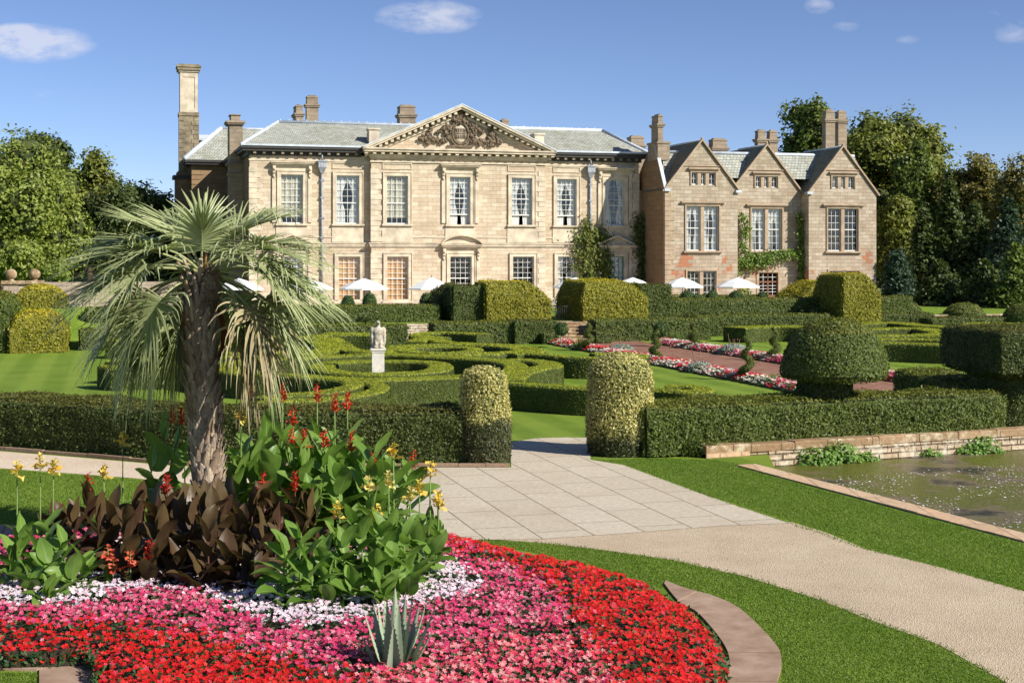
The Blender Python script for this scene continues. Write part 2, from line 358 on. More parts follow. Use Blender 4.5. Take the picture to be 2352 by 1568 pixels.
M['sand'] = gravel_mat('pale_gravel', (.62, .50, .37), (.72, .60, .46))
M['flags'] = masonry('flagstones', (.50, .43, .32), (.55, .48, .37), (.16, .13, .07), 1.75, 1.02, .013, stain=(.42, .33, .24), stainamt=.6, off=.37, bmp=.01)
M['redpave'] = masonry('red_paving', (.26, .12, .075), (.34, .18, .12), (.10, .05, .035), .8, .45, .03, stain=(.2, .13, .09), stainamt=.4, bmp=.03)
M['slabplain'] = solid('brown_slab_plain', (.40, .28, .20), .9, .3, 2.2, bmp=.006, col2=(.25, .155, .10))
M['kerb'] = masonry('kerb_stone', (.55, .36, .22), (.62, .45, .29), (.25, .17, .11), .6, 3., .012, stain=(.25, .22, .12), stainamt=.4)
M['slab'] = masonry('brown_slab', (.30, .19, .12), (.40, .27, .19), (.14, .09, .06), 1.3, 3., .012, stain=(.14, .09, .06), stainamt=.6)
M['rubble'] = masonry('rubble_wall', (.42, .30, .18), (.64, .52, .38), (.10, .075, .045), .52, .16, .02, stain=(.16, .11, .05), stainamt=.6, mossc=(.70, .64, .50), bmp=.05, off=.4)
M['capstone'] = masonry('cap_stone', (.27, .17, .09), (.42, .28, .16), (.08, .06, .04), 1.35, 3., .012, stain=(.15, .11, .04), stainamt=.7, mossc=(.58, .50, .34), bmp=.03)
M['oldwall'] = masonry('old_garden_wall', (.35, .27, .2), (.45, .36, .27), (.22, .18, .13), .6, .3, .012, stain=(.2, .17, .12), stainamt=.6)
def water_mat():
    m, t, N = nt('water'); L = t.links.new
    pos = N('ShaderNodeNewGeometry').outputs['Position']
    f = noise(N, L, pos, .45, 5, .6)
    c = ramp(N, f, [(.35, (.03, .03, .028)), (.43, (.19, .15, .085)), (.5, (.12, .13, .02)), (.75, (.17, .18, .03))], L)
    f2 = noise(N, L, pos, 9., 8, .8); c = mix(N, L, ramp(N, f2, [(.62, (0, 0, 0)), (.70, (1, 1, 1))], L), c, (.28, .25, .17))
    p = N('ShaderNodeBsdfPrincipled', i_Roughness=.25); L(c, p.inputs['Base Color']); p.inputs['Specular IOR Level'].default_value = .3
    L(bump(N, L, noise(N, L, pos, 5., 8, .75), .09), p.inputs['Normal'])
    o = N('ShaderNodeOutputMaterial'); L(p.outputs[0], o.inputs[0]); return m
M['water'] = water_mat()
def sheet(name, poly, z, mat, kind='structure'):
    """flat sheet from a plan polygon, UV in garden axes"""
    g = Geo(); v = [(x, y, z) for x, y in poly]
    from mathutils.geometry import tessellate_polygon
    tr = tessellate_polygon([[Vector(q) for q in v]])
    f = []
    for a in tr:
        q = [Vector(v[i]) for i in a]
        f.append(tuple(a) if (q[1]-q[0]).cross(q[2]-q[0]).z > 0 else tuple(a)[::-1])
    uv = [WL(x, y)[::-1] for x, y in poly]
    g.add(v, f, 0, uv=uv); return tag(g.build(name, mat), kind=kind)
def PX(l, z=0.): return [G(u, v, z) for u, v in l]
# the lawn everywhere, with a rectangular pond cut-out at right
kA = G(1722, 1078); kB = G(2352, 1246)                 # outer edge of pond kerb
kd = np.array(kB)-np.array(kA); kd /= np.linalg.norm(kd); kn = np.array([-kd[1], kd[0]])  # kn points to the pond (far/right)
if kn[0] < 0: kn = -kn
def K(a, o): return tuple(np.array(kA)+kd*a+kn*o)
wA = G(1628, 1052); wB = (15.3, 40.2)                  # foot line of the pond wall (front face)
wd = np.array(wB)-np.array(wA); wd /= np.linalg.norm(wd); wn = np.array([-wd[1], wd[0]])
pond_far0 = tuple(np.array(wA)+wd*1.6); pond_far1 = tuple(np.array(wA)+wd*40)
pond = [K(.4, .5), K(30, .5), tuple(np.array(K(30, .5))+kn*40), tuple(np.array(wA)+wd*45), tuple(np.array(wA)+wd*1.8)]
g = Geo(); big = 900.
outer = [(-big, -20), (big, -20), (big, big), (-big, big)]
# lawn polygon = keyhole around pond
hole = pond[::-1] if True else pond
from mathutils.geometry import tessellate_polygon
tr = tessellate_polygon([[Vector((x, y, 0)) for x, y in outer], [Vector((x, y, 0)) for x, y in pond]])
allv = [(x, y, 0.) for x, y in outer+pond]; f = []
for a in tr:
    q = [Vector(allv[i]) for i in a]
    f.append(tuple(a) if (q[1]-q[0]).cross(q[2]-q[0]).z > 0 else tuple(a)[::-1])
g.add(allv, f, 0, uv=[p[:2] for p in allv]); tag(g.build('lawn', M['lawn'], origin=None), kind='structure')
# pond: bed walls, water
g = Geo(); g.add([(x, y, -.32) for x, y in pond], [tuple(range(5))], 0, uv=pond); wat = tag(g.build('water', M['water']), kind='structure')
if wat.data.polygons[0].normal.z < 0: wat.data.flip_normals()
g = Geo(); n = len(pond)
rg = Geo(); rg.loft([ring(pond, -.6), ring(pond, .0)], top=False); tag(rg.build('pond_lining', M['rubble']), kind='structure')
fo = Geo(); k = 4200; a = rng.random(k)**1.0; b = rng.random(k)
P = np.array(K(0, .5))[None]+kd[None]*(a*14)[:,None]+kn[None]*(.3+b*9)[:,None]
msk = (fnoise(np.c_[P, np.zeros(k)], .8, 3) > -.15); P = P[msk]; leaves(fo, np.c_[P, np.full(len(P), -.305)], np.tile([0, 0, 1.], (len(P), 1)), .05, .25, 0, .6, .6)
M['foam'] = solid('white_flecks', (.7, .7, .66), .7, .2)
tag(fo.build('floating_petals', M['foam']), 'small white flecks drifting on the dark pond water', 'debris', kind='stuff')
kg = Geo()
for i in range(26):
    a0 = -.6+i*1.0; q = [K(a0+.006, 0), K(a0+.994, 0), K(a0+.994, .52), K(a0+.006, .52)]
    dz = rng.normal(0, .004); q = q if (q[1][0]-q[0][0])*(q[2][1]-q[0][1])-(q[1][1]-q[0][1])*(q[2][0]-q[0][0]) > 0 else q[::-1]
    kg.loft([ring(q, -.35), ring(q, .035+dz)])
kb = kg.build('pond_kerb', M['kerb']); tag(kb, 'straight pale stone kerb along the near edge of the pond', 'kerb')
# low stone wall behind pond with cap
wl = empty('pond_wall', (wA[0], wA[1], 0), 0, 'low lichened stone wall holding the hedge above the pond', 'wall')
wg = Geo(); cg = Geo()
def WP(a, o): return tuple(np.array(wA)+wd*a+wn*o)
for i in range(17):
    a0 = i*1.35-.1
    q = [WP(a0+.01, -.04), WP(a0+1.34, -.04), WP(a0+1.34, .42), WP(a0+.01, .42)]; dz = rng.normal(0, .008)
    cg.loft([ring(q, .1), ring(q, .27+dz), [(*p, .30+dz) for p in [WP(a0+.03, -.01), WP(a0+1.32, -.01), WP(a0+1.32, .42), WP(a0+.03, .42)]]])
for c in range(5):
    z0 = -.6+c*.14; a = -.1+rng.random()*.2
    while a < 22.8:
        w_ = rng.uniform(.3, .75); e = rng.uniform(-.012, .03)
        q = [WP(a+.008, -e), WP(a+w_-.008, -e), WP(a+w_-.008, .4), WP(a+.008, .4)]
        wg.loft([ring(q, z0+.006), ring(q, z0+.134)]); a += w_
rebase(wg, wl).build('wall_stones', M['rubble'], wl); rebase(cg, wl).build('cap_stones', M['capstone'], wl)
lead = Geo(); q = [WP(-.1, -.06), WP(1.2, -.06), WP(1.2, -.02), WP(-.1, -.02)]; lead.loft([ring(q, 0.), ring(q, .12)])
rebase(lead, wl).build('end_block', M['kerb'], wl)
for i, (u, v, r, lb) in enumerate([(1870, 1068, .42, 'leafy green plant growing from the pond wall, leftmost of the row'), (1925, 1052, .40, 'bushy green plant on the pond wall beside the leftmost one'),
        (1985, 1062, .26, 'small green plant on the pond wall just right of the two bushy ones'), (2030, 1070, .15, 'tiny sprig at the foot of the pond wall'),
        (2136, 1055, .26, 'lone small green plant in the middle of the pond wall'), (2222, 1050, .34, 'low green plant toward the right of the pond wall'),
        (2252, 1036, .40, 'tallest green plant hanging on the pond wall'), (2290, 1052, .22, 'rightmost small green plant on the pond wall')]):
    a = (u-1628)/(2352-1628)*np.linalg.norm(np.array(wB)-np.array(wA))*.99; d = wA[1]+wd[1]*a-.30; r *= 1.6; x, y, z = D(u, v, d)
    g = Geo(); k = int(420*r/.3); dr = unit(rng.normal(0, 1, (k, 3))); P = np.array([x, y, z])+dr*np.array([r, r*.5, r*.75])*(rng.random(k)**.4)[:,None]
    leaves(g, P, dr+np.array([0, -.5, .6]), .11, .8, 0, .6)
    g.tube([(x, y+.12, z-r*.5), (x, y, z)], .015, 5, 1)
    tag(g.build('wall_plant', [M['lily'], M['bark']]), lb, 'plant', 'plants growing from the pond wall')
# paths
pav = PX([(1356,1056),(1434,1069),(1629,1141),(1812,1202),(1656,1208),(1479,1222),(1240,1239),(1100,1240),(900,1262),(760,1180),(780,1078),(930,1074),(1174,1074),(1172,1016),(1230,1007),(1300,1005),(1357,1006)])
sheet('paving', pav, .012, M['flags'])
gr = PX([(1100,1236),(1240,1234),(1479,1217),(1656,1203),(1815,1198),(1900,1224),(1990,1261),(2156,1302),(2352,1358),(2700,1450),(2900,1568),(3300,1800),(2700,1800),(2312,1568),(2156,1480),(1990,1420),(1879,1376),(1712,1324),(1545,1286),(1400,1265),(1267,1249),(1180,1242)])
sheet('gravel_path', gr, .006, M['gravel'])
lp = PX([(-400,1028),(0,1036),(200,1052),(400,1070),(600,1076),(800,1076),(800,1185),(600,1140),(450,1112),(300,1097),(0,1075),(-400,1062)])
sheet('side_path', lp, .004, M['sand'])
brk = [LW(-3.2+dx, -40.9-dy) for dx, dy in ((.2, -.2), (4.9, -.2), (5.2, 46.5), (.0, 46.5))]
bp0 = PX([(1262,779),(1345,784)])
path_s0 = WL(*G(1268, 781))[0]; path_s1 = WL(*G(1352, 783))[0]
# brick path between the two flower borders
def borderline(pts): return [WL(*G(u, v)) for u, v in pts]
low_top = borderline([(1240,779),(1430,808),(1600,845),(1835,886)]); up_bot = borderline([(1450,787),(1600,812),(1800,838),(2035,876),(2215,893)])
print('low', low_top, 'up', up_bot)
SL = sum(p[0] for p in low_top)/4; SU = sum(p[0] for p in up_bot)/5
sheet('brick_path', [LW(SL-.3, -84), LW(SU+.3, -84), LW(SU+.3, -40.6), LW(SL-.3, -40.6)], .006, M['redpave'])
# kerb under the left hedge
def kerbline(name, pts, w, h, mat, lab, cat='kerb'):
    g = Geo(); P = [np.array(G(u, v)) for u, v in pts]
    for a, b in zip(P[:-1], P[1:]):
        L_ = np.linalg.norm(b-a); n = max(1, int(L_/1.1)); d = (b-a)/L_; nv = np.array([-d[1], d[0]])
        for i in range(n):
            q = [a+d*(i*L_/n+.01), a+d*((i+1)*L_/n-.01), a+d*((i+1)*L_/n-.01)+nv*w, a+d*(i*L_/n+.01)+nv*w]; hh = h+rng.normal(0, .006)
            g.loft([ring([tuple(p) for p in q], -.02), ring([tuple(p) for p in q], hh)])
    return tag(g.build(name, mat), lab, cat)
kerbline('path_kerb', [(-300,1022),(0,1034),(200,1050),(400,1068),(700,1072),(1170,1073)], .09, .09, M['slab'], 'low brown stone edging between the left hedge and the path')
# curved stone surround of the flower bed and slabs lower left
def slabring(pts_out, pts_in, lab, k=6):
    g = Geo(); po = [np.array(G(*p)) for p in pts_out]; pi = [np.array(G(*p)) for p in pts_in]
    if k > 1: po = catmull(po, k); pi = catmull(pi, k)
    n = len(po); st = 0
    for i in range(n-1):
        gap = .03 if i % 9 == 8 or k == 1 else 0
        q = [po[i], pi[i], pi[i+1], po[i+1]]; d0 = po[i+1]-po[i]; d0 = d0/np.linalg.norm(d0)*gap; q[3] = q[3]-d0; q[2] = q[2]-d0
        q = [tuple(p) for p in q]
        ar = sum(q[j][0]*q[(j+1) % 4][1]-q[(j+1) % 4][0]*q[j][1] for j in range(4)); q = q if ar > 0 else q[::-1]
        g.loft([ring(q, -.05), ring(q, .03)])
    return tag(g.build('bed_edging', M['slabplain']), lab, 'edging')
slabring([(1530,1336),(1570,1352),(1640,1372),(1701,1402),(1779,1480),(1795,1524),(1784,1570),(1760,1640)], [(1525,1342),(1550,1374),(1570,1392),(1605,1412),(1660,1478),(1676,1524),(1664,1570),(1640,1640)], 'curved brown stone edging at the right of the flower bed')
slabring([(-60,1538),(90,1541),(90,1700)], [(-60,1512),(225,1508),(225,1700)], 'brown stone slabs at the bottom left corner beside the bed', 1)
sheet('side_paving', PX([(-60,1200),(40,1206),(60,1262),(-60,1262)]), .008, M['slab'])
# ---- grass blades on the near lawns
def inpoly(P, poly):
    x, y = P[:,0], P[:,1]; r = np.zeros(len(P), bool); n = len(poly)
    for i in range(n):
        x0, y0 = poly[i]; x1, y1 = poly[(i+1) % n]
        c = ((y0 > y) != (y1 > y)) & (x < (x1-x0)*(y-y0)/(y1-y0+1e-12)+x0); r ^= c
    return r
def blades(poly, dens, h, name, lab):
    a = np.array(poly); lo, hi = a.min(0), a.max(0); k = int((hi-lo).prod()*dens); P = lo+rng.random((k, 2))*(hi-lo); P = P[inpoly(P, poly)]
    k = len(P); th = rng.uniform(0, 2*np.pi, k); d = np.c_[np.cos(th), np.sin(th)]; w = rng.uniform(.006, .011, k)[:,None]; hh = h*rng.uniform(.5, 1.2, k)
    ln = rng.normal(0, .5, (k, 2))*hh[:,None]
    z = np.zeros(k); v = np.stack([np.c_[P-d*w, z], np.c_[P+d*w, z], np.c_[P+ln, hh]], 1).reshape(-1, 3)
    g = Geo(); g.add(v, np.arange(3*k).reshape(k, 3)); return tag(g.build(name, M['grass'], origin=None), lab, 'grass', kind='stuff')
M['grass'] = foliage('grass_blades', [(.10, .19, .014), (.15, .26, .022), (.23, .33, .05)], lf=.6, patch=.4, patchcol=(.21, .25, .05), trans=.4)
blades(PX([(1100,1240),(1180,1244),(1267,1251),(1400,1267),(1545,1288),(1712,1326),(1879,1378),(1990,1422),(2156,1482),(2300,1566),(2400,1640),(1784,1640),(1797,1568),(1797,1524),(1781,1478),(1701,1400),(1600,1362),(1545,1348),(1500,1350),(1380,1308),(1240,1272),(1110,1246)]), 2600, .024, 'near_grass', 'mown green grass curving round the flower bed')
blades(PX([(1360,1058),(1434,1066),(1629,1138),(1815,1196),(1900,1222),(1990,1258),(2156,1299),(2352,1355),(2400,1368),(2400,1258),(2352,1247),(2000,1156),(1800,1101),(1722,1079),(1700,1066),(1640,1056),(1500,1052)]), 2200, .026, 'pond_side_grass', 'mown green grass strip between the paved path and the pond kerb')
blades(PX([(-60,1079),(0,1078),(300,1100),(450,1116),(600,1150),(500,1210),(0,1205),(-60,1205)]), 1000, .04, 'left_grass', 'mown green grass left of the flower bed')
blades(PX([(-60,1545),(86,1545),(86,1640),(-60,1640)]), 3500, .032, 'corner_grass', 'small patch of grass in the bottom left corner')
# ragged grass tufts along path edges
def edge_tufts(pts, name, lab, off=.05, dens=90, h=.045):
    P = np.array([G(u, v) for u, v in pts]); Q = []
    for a, b in zip(P[:-1], P[1:]):
        k = int(np.linalg.norm(b-a)*dens); t = rng.random(k)[:,None]; Q.append(a+(b-a)*t+rng.normal(0, off, (k, 2)))
    P = np.concatenate(Q); k = len(P); th = rng.uniform(0, 2*np.pi, k); d = np.c_[np.cos(th), np.sin(th)]*.009; hh = h*rng.uniform(.4, 1.2, k)
    v = np.stack([np.c_[P-d, np.full(k, .005)], np.c_[P+d, np.full(k, .005)], np.c_[P+rng.normal(0, .02, (k, 2)), hh]], 1).reshape(-1, 3)
    g = Geo(); g.add(v, np.arange(3*k).reshape(k, 3)); return tag(g.build(name, M['grass'], origin=None), lab, 'grass', kind='stuff')
edge_tufts([(1434,1068),(1629,1140),(1812,1200),(1990,1261),(2156,1301),(2352,1357)], 'edge_grass', 'ragged grass fringe at the upper edge of the path')
edge_tufts([(1100,1240),(1267,1249),(1545,1286),(1712,1324),(1879,1376),(2156,1480),(2312,1568)], 'edge_grass', 'ragged grass fringe between bed-side lawn and gravel')
# ================================================================ NEAR HEDGES
HT = 1.27
def px_path(pts, z=0.): return [G(u, v, z) for u, v in pts]
def offset_path(p, w):
    p = [np.array(q) for q in p]; out = []
    for i in range(len(p)):
        d = p[min(i+1, len(p)-1)]-p[max(i-1, 0)]; d /= np.linalg.norm(d); out.append(tuple(p[i]+np.array([-d[1], d[0]])*w))
    return out
lh = offset_path(px_path([(-300,1020),(0,1031),(200,1045),(400,1060),(700,1067),(1075,1068)]), .85)
g = strip(catmull(lh, 5), 1.6, 0, HT, bev=.05)
hedge_from(g, 'hedge', 'yewdark', 'leafcore', 1100, .075, 'long dark clipped hedge left of the gate pillars, behind the palm', 'hedge', fuzz=.03, lump=.06)
rb = [(1.0+2.0, 36.4), G(1630, 1036), (10.0, 38.3), (14.6, 40.1)]
rb = [G(1490, 1052), tuple(np.array(wA)+wn*.4+wd*.4), tuple(np.array(wA)+wn*.4+wd*4.5), tuple(np.array(wA)+wn*.35+wd*9.4)]
rh = offset_path(rb, .85); rh.append((rh[-1][0]+.9, rh[-1][1]+2.5)); rh.append((rh[-1][0]-.2, rh[-1][1]+5))
g = strip(catmull(rh, 6), 1.6, 0.05, HT, bev=.05)
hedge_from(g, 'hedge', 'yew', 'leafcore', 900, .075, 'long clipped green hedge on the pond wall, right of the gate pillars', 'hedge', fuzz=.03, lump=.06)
# brushy growth at hedge foot
g = Geo(); x, y = G(1615, 1050); k = 700; dr = unit(rng.normal(0, 1, (k, 3))); P = np.array([x, y+.1, .2])+dr*np.array([.55, .25, .3])*(rng.random(k)**.5)[:,None]; leaves(g, P, dr, .08, .8, 0)
g.tube([(x, y+.1, 0), (x, y+.1, .25)], .02, 5, 1)
tag(g.build('bush', [M['yew'], M['bark']]), 'scruffy brownish tuft at the left end of the pond wall', 'bush')
# gate pillars
def pillar(u, vb, wpx, vt, mat, lab, dome):
    x, y = G(u, vb-2); d = y; r = wpx/2/F*d; y += r*.9; zt = D(u, vt, y-r*.5)[2]
    rings = []
    for i, (z, k) in enumerate([(0, .95), (.2, 1.0), (.7, 1.04), (1.2, 1.0), (zt-.40*dome-.10, .95), (zt-.26*dome-.04, .88), (zt-.12*dome-.015, .68), (zt-.03, .4), (zt, .1)]):
        rings.append([(x+r*k*math.cos(q)*(1+.04*math.sin(3*q+i)), y+r*k*math.sin(q), z) for q in [2*math.pi*j/48 for j in range(48)]])
    g = Geo(); g.loft(rings); return hedge_from(g, 'topiary_pillar', mat, 'leafcore', 2000, .06, lab, 'topiary', 'gate pillars', lump=.03, fuzz=.03)
pillar(1113, 1072, 104, 848, 'varleft', 'shorter cream and green topiary pillar with a dark base, left of the gate', .5)
pillar(1430, 1052, 146, 819, 'varright', 'taller wider cream and green topiary pillar, right of the gate', 1.)
# mushroom topiary on the hedge
def mush():
    d = 38.9; x, _, zb = D(1916, 886, d); zb += .24; r = (2034-1797)/2/F*d; zt = D(1916, 736, d)[2]; h = zt-zb
    e = empty('topiary_dome', (x, d, HT-.15), 0, 'large dark green mushroom shaped topiary dome on a narrow neck', 'topiary')
    g = Geo(); rings = [circ(x, d, r*.5, zb+.12, 36), circ(x, d, r*.93, zb+.0, 36), circ(x, d, r, zb+.12, 36)]
    for q in np.linspace(.14, 1, 11)[:-1]: rings.append(circ(x, d, r*math.cos(q*math.pi/2)**.72, zb+.05+(h-.05)*math.sin(q*math.pi/2)**1.15, 36))
    rings.append(circ(x, d, .05, zt, 36)); g.loft(rings, bot=True)
    rebase(g, e); hedge_from(g, 'dome', 'yew', 'leafcore', 900, .07, parent=e, lump=.04, fuzz=.022, tilt=.8)
    g = Geo(); rn = (1955-1832)/2/F*d; xx = D(1893, 886, d)[0]; g.loft([circ(xx, d, rn*1.05, HT-.15, 16), circ(xx, d, rn*.95, zb-.1, 16), circ(xx, d, rn*1.1, zb+.12, 16)])
    rebase(g, e); hedge_from(g, 'neck', 'yewdark', 'leafcore', 900, .07, parent=e, lump=.05)
mush()
def drum():
    d = 40.0; z0 = D(2297, 864, d)[2]; z1 = z0+1.27; xc = D(2297, 800, d)[0]
    e = empty('topiary_block', (xc+.9, d+1.6, HT-.15), 0, 'dark green flat topped topiary block on a stem at the right edge', 'topiary')
    ca = np.array([xc, d-.1]); dl = np.array([-.13, .99]); dr = np.array([.995, .06]); wl_, wr_ = 4.0, 3.0
    q = [ca, ca+dr*wr_, ca+dr*wr_+dl*wl_, ca+dl*wl_]; c = np.mean(q, 0)
    def rr(sc, z):
        out = []
        for i in range(4):
            a, b, n_ = q[i-1], q[i], q[(i+1) % 4]
            for w_ in ((b*.9+a*.1), (b*.985+a*.0075+n_*.0075), (b*.9+n_*.1)): out.append((*(c+(w_-c)*sc), z))
        return out
    g = Geo(); g.loft([rr(.86, z0+.0), rr(1, z0+.08), rr(1.0, z1-.25), rr(.97, z1-.05), rr(.9, z1)], bot=True)
    rebase(g, e); hedge_from(g, 'block', 'yewdark', 'leafcore', 900, .07, parent=e, tilt=.8)
    g = Geo(); cx = xc+.75; g.loft([circ(cx, d+1.6, 1.15, .0, 18), circ(cx, d+1.6, 1.05, z0-.1, 18), circ(cx, d+1.6, 1.2, z0+.1, 18)])
    rebase(g, e); hedge_from(g, 'neck', 'yewdark', 'leafcore', 900, .07, parent=e)
drum()
# ================================================================ PARTERRE
PH_ = .9
BX = [ # (points on the clipped top, width, closed, label)
 ([(777,855),(875,859),(985,853),(1013,842),(985,832),(875,829),(777,832),(737,842)], 1.2, True, 'low round box hedge ringing the statue pedestal'),
 ([(700,822),(777,817),(883,814),(983,818),(1099,824),(1165,832),(1186,843),(1160,857),(1058,864),(949,869),(849,871),(740,866),(651,860),(570,858),(522,850),(520,838),(560,830),(633,824)], 1.15, True, 'large oval box hedge enclosing the ring and the statue'),
 ([(700,866),(786,872),(812,880),(795,890),(741,900),(651,907),(590,915)], .85, False, 'inner crescent box hedge in front of the oval, left of centre'),
 ([(790,871),(842,875),(872,886),(850,900),(777,912),(669,919),(585,924)], .8, False, 'outer crescent box hedge nearest the front hedge, left of centre'),
 ([(1161,877),(1246,883),(1336,889),(1430,892),(1509,893),(1590,898),(1614,893),(1590,886),(1530,884)], .95, False, 'front box hedge passing behind the right gate pillar with a hooked end'),
 ([(1134,829),(1205,827),(1253,833),(1262,841),(1215,850),(1183,862),(1171,875)], 1.25, False, 'broad s shaped box hedge right of the oval'),
 ([(1099,812),(1171,809),(1246,813),(1305,819),(1371,821),(1440,821),(1470,816),(1430,811),(1360,812)], .95, False, 'long box hedge beyond the s shaped one, hooked at its right end'),
 ([(934,806),(1008,811),(1082,806),(1082,799),(1008,796),(934,799)], .95, True, 'small oval box hedge right of the statue'),
 ([(889,800),(966,792),(1066,791),(1149,795),(1195,804),(1133,812),(1016,816),(905,812)], .9, True, 'thin outer oval of box round the small oval, right of the statue'),
 ([(1120,790),(1171,793),(1229,800),(1225,808),(1175,812)], .95, False, 'curled box hedge end near the flower border'),
 ([(1114,768),(1060,764),(1000,763),(964,767),(975,773),(1020,776)], 1.4, False, 'pale box hedge scroll at the back of the parterre, right of the statue'),
 ([(955,785),(968,778),(1000,779),(1024,785),(1066,788),(1120,791)], 1.2, False, 'box hedge scroll just in front of the back scroll'),
 ([(548,758),(633,757),(723,755),(800,754),(842,754)], 1.5, False, 'straight box hedge furthest back on the left of the parterre'),
 ([(750,764),(813,765),(880,768)], 1.4, False, 'short box hedge end behind the statue'),
 ([(539,776),(615,773),(705,773),(741,770),(813,769),(884,770)], 1.5, False, 'box hedge second from the back, left of the statue'),
 ([(708,774),(738,786),(752,799),(735,811),(690,817)], 1.5, False, 'diagonal box hedge curving into the oval, left'),
 ([(756,775),(777,788),(800,801),(842,808),(890,811)], 1.4, False, 'diagonal box hedge running to the statue'),
 ([(480,797),(560,795),(640,797),(694,802),(640,808),(560,810),(480,809)], .8, True, 'narrow oval box hedge just right of the palm trunk'),
 ([(470,821),(560,818),(640,814),(690,810)], .8, False, 'thin curved box hedge below the narrow oval'),
 ([(246,838),(270,843),(320,841),(412,841),(465,845),(515,853)], .95, False, 'rounded box hedge at the front left of the parterre'),
 ([(256,832),(310,826),(366,822),(416,815),(440,806),(400,802)], .9, False, 'curved box hedge just behind the front left one'),
 ([(308,817),(336,811),(380,812),(430,820),(470,832)], .8, False, 'short box hedge stub at the left of the parterre'),
 ([(264,784),(300,780),(345,781),(380,788),(416,797),(450,800)], 1.3, False, 'box hedge at the back left corner of the parterre'),
 ([(300,776),(360,773),(420,775),(470,780)], 1.3, False, 'hindmost box hedge at the left, behind the palm fronds'),
 # right parterre
 ([(1687,752),(1771,749),(1847,750),(1900,753)], 2.4, False, 'solid box hedge block left of the topiary dome'),
 ([(1957,744),(2030,741),(2076,743),(2122,748),(2196,752)], 2.0, False, 'back box hedge of the right parterre'),
 ([(1960,756),(2091,753),(2137,757),(2168,765),(2110,768)], 1.7, False, 'zigzag box hedge in the middle of the right parterre'),
 ([(1990,772),(2070,770),(2152,771),(2300,773)], 1.5, False, 'thin box hedge of the right parterre behind the topiary block'),
 ([(1960,781),(2050,778),(2152,779),(2300,783)], 1.2, False, 'narrow box hedge second from the front in the right parterre'),
 ([(2012,787),(2090,789),(2150,791),(2300,796)], 1.5, False, 'front box hedge of the right parterre, between dome and block'),
 ([(2222,748),(2240,742),(2290,741),(2345,744),(2340,751),(2275,756),(2256,750),(2262,760),(2350,764)], 1.3, False, 'scrolled box hedge at the far right of the garden'),
]
for i, (pts, w, cl, lab) in enumerate(BX):
    P = catmull([G(u, v, PH_) for u, v in pts], 6, cl)
    d = np.mean([p[1] for p in P]); w *= .80; dens = 800 if d < 60 else 360; sz = .058 if d < 60 else .09
    g = strip(P, w, 0, PH_+rng.normal(0, .008), cl, bev=.06)
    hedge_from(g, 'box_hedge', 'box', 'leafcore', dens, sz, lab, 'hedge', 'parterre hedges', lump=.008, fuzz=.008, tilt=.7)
# ================================================================ TERRACE
tp = [LW(-60, -34.5), LW(-22, -34.5), LW(-22, -38.2), LW(-2.1, -38.2), LW(-2.1, -37.4), LW(2.6, -37.4), LW(2.6, -38.2), LW(9, -38.2), LW(9, -35.2), LW(60, -35.2), LW(60, 60), LW(-60, 60)]
g = Geo(); g.loft([ring(tp, -.1), ring(tp, TER)], top=False); tag(g.build('terrace_wall', M['rubble']), 'low stone retaining wall of the terrace behind the front hedges', 'wall')
sheet('terrace', tp, TER+.004, M['lawn'])
sheet('terrace_paving', [LW(-24, -15), LW(44, -15), LW(44, .3), LW(-24, .3)], TER+.012, M['flags'])
# steps
st = empty('garden_steps', (*LW(-.2, -40), 0), PH, 'flight of weathered stone steps between the golden yew blocks', 'steps')
for i in range(6):
    g = Geo(); z1 = TER/6*(i+1); t0 = -2.9*(1-i/6.)+ .0; g.box(-2.0, 2.1, -1.2+i*.42, 2.2, max(0, z1-TER/6)+.0, z1-.003*i, 0); g.box(-2.03, 2.13, -1.24+i*.42, -.85+i*.42, z1-.06, z1+.01, 0)
    g.build('step', M['capstone'], st)
# hedges on garden level before the terrace
def boxhedge(s0, s1, t0, t1, z0, z1, lab, mat='yew', dens=170, sz=.13, core='leafcore', name='hedge', grp=None, fuzz=.02):
    n = max(2, int((s1-s0)/1.)); P = [LW(s0+(s1-s0)*i/n, (t0+t1)/2) for i in range(n+1)]
    g = strip(P, t1-t0, z0, z1, bev=.07); return hedge_from(g, name, mat, core, dens, sz, lab, 'hedge', grp, lump=.05, fuzz=fuzz)
def sx(u, t): return SZ(u, 700, t)[0]
tf = -41.
M['sunhedge_top'] = M['yew_top']
M['sunhedge'] = foliage('sunny_hedge', [(.05, .085, .02), (.10, .14, .035), (.20, .19, .04)], lf=.5, patch=.3)
boxhedge(sx(185, tf), sx(935, tf), tf, tf+1.7, 0, 1.12, 'long clipped hedge below the terrace, behind the statue', 'sunhedge')
boxhedge(sx(992, tf), sx(1170, tf), tf-.8, tf+.9, 0, 1.25, 'shorter clipped hedge below the large golden yew', 'sunhedge')
boxhedge(sx(1171, tf), sx(1264, tf), tf-1.2, tf+.9, 0, 1.33, 'dark square cut hedge left of the steps', 'yewdark')
boxhedge(sx(1364, tf), sx(1625, tf), tf-.4, tf+1.2, 0, 1.3, 'clipped hedge right of the garden steps', 'sunhedge')
boxhedge(sx(1600, tf+3), sx(2088, tf+3), tf+3, tf+4.6, 0, 1.32, 'long clipped hedge running right below the terrace', 'sunhedge')
boxhedge(sx(1250, tf-2), sx(1284, tf-2), tf-2, tf-1.2, 0, .65, 'low dark bush left of the bottom step', 'yewdark')
boxhedge(sx(1370, tf-2), sx(1404, tf-2), tf-2, tf-1., 0, .7, 'low dark bush right of the bottom step', 'yewdark')
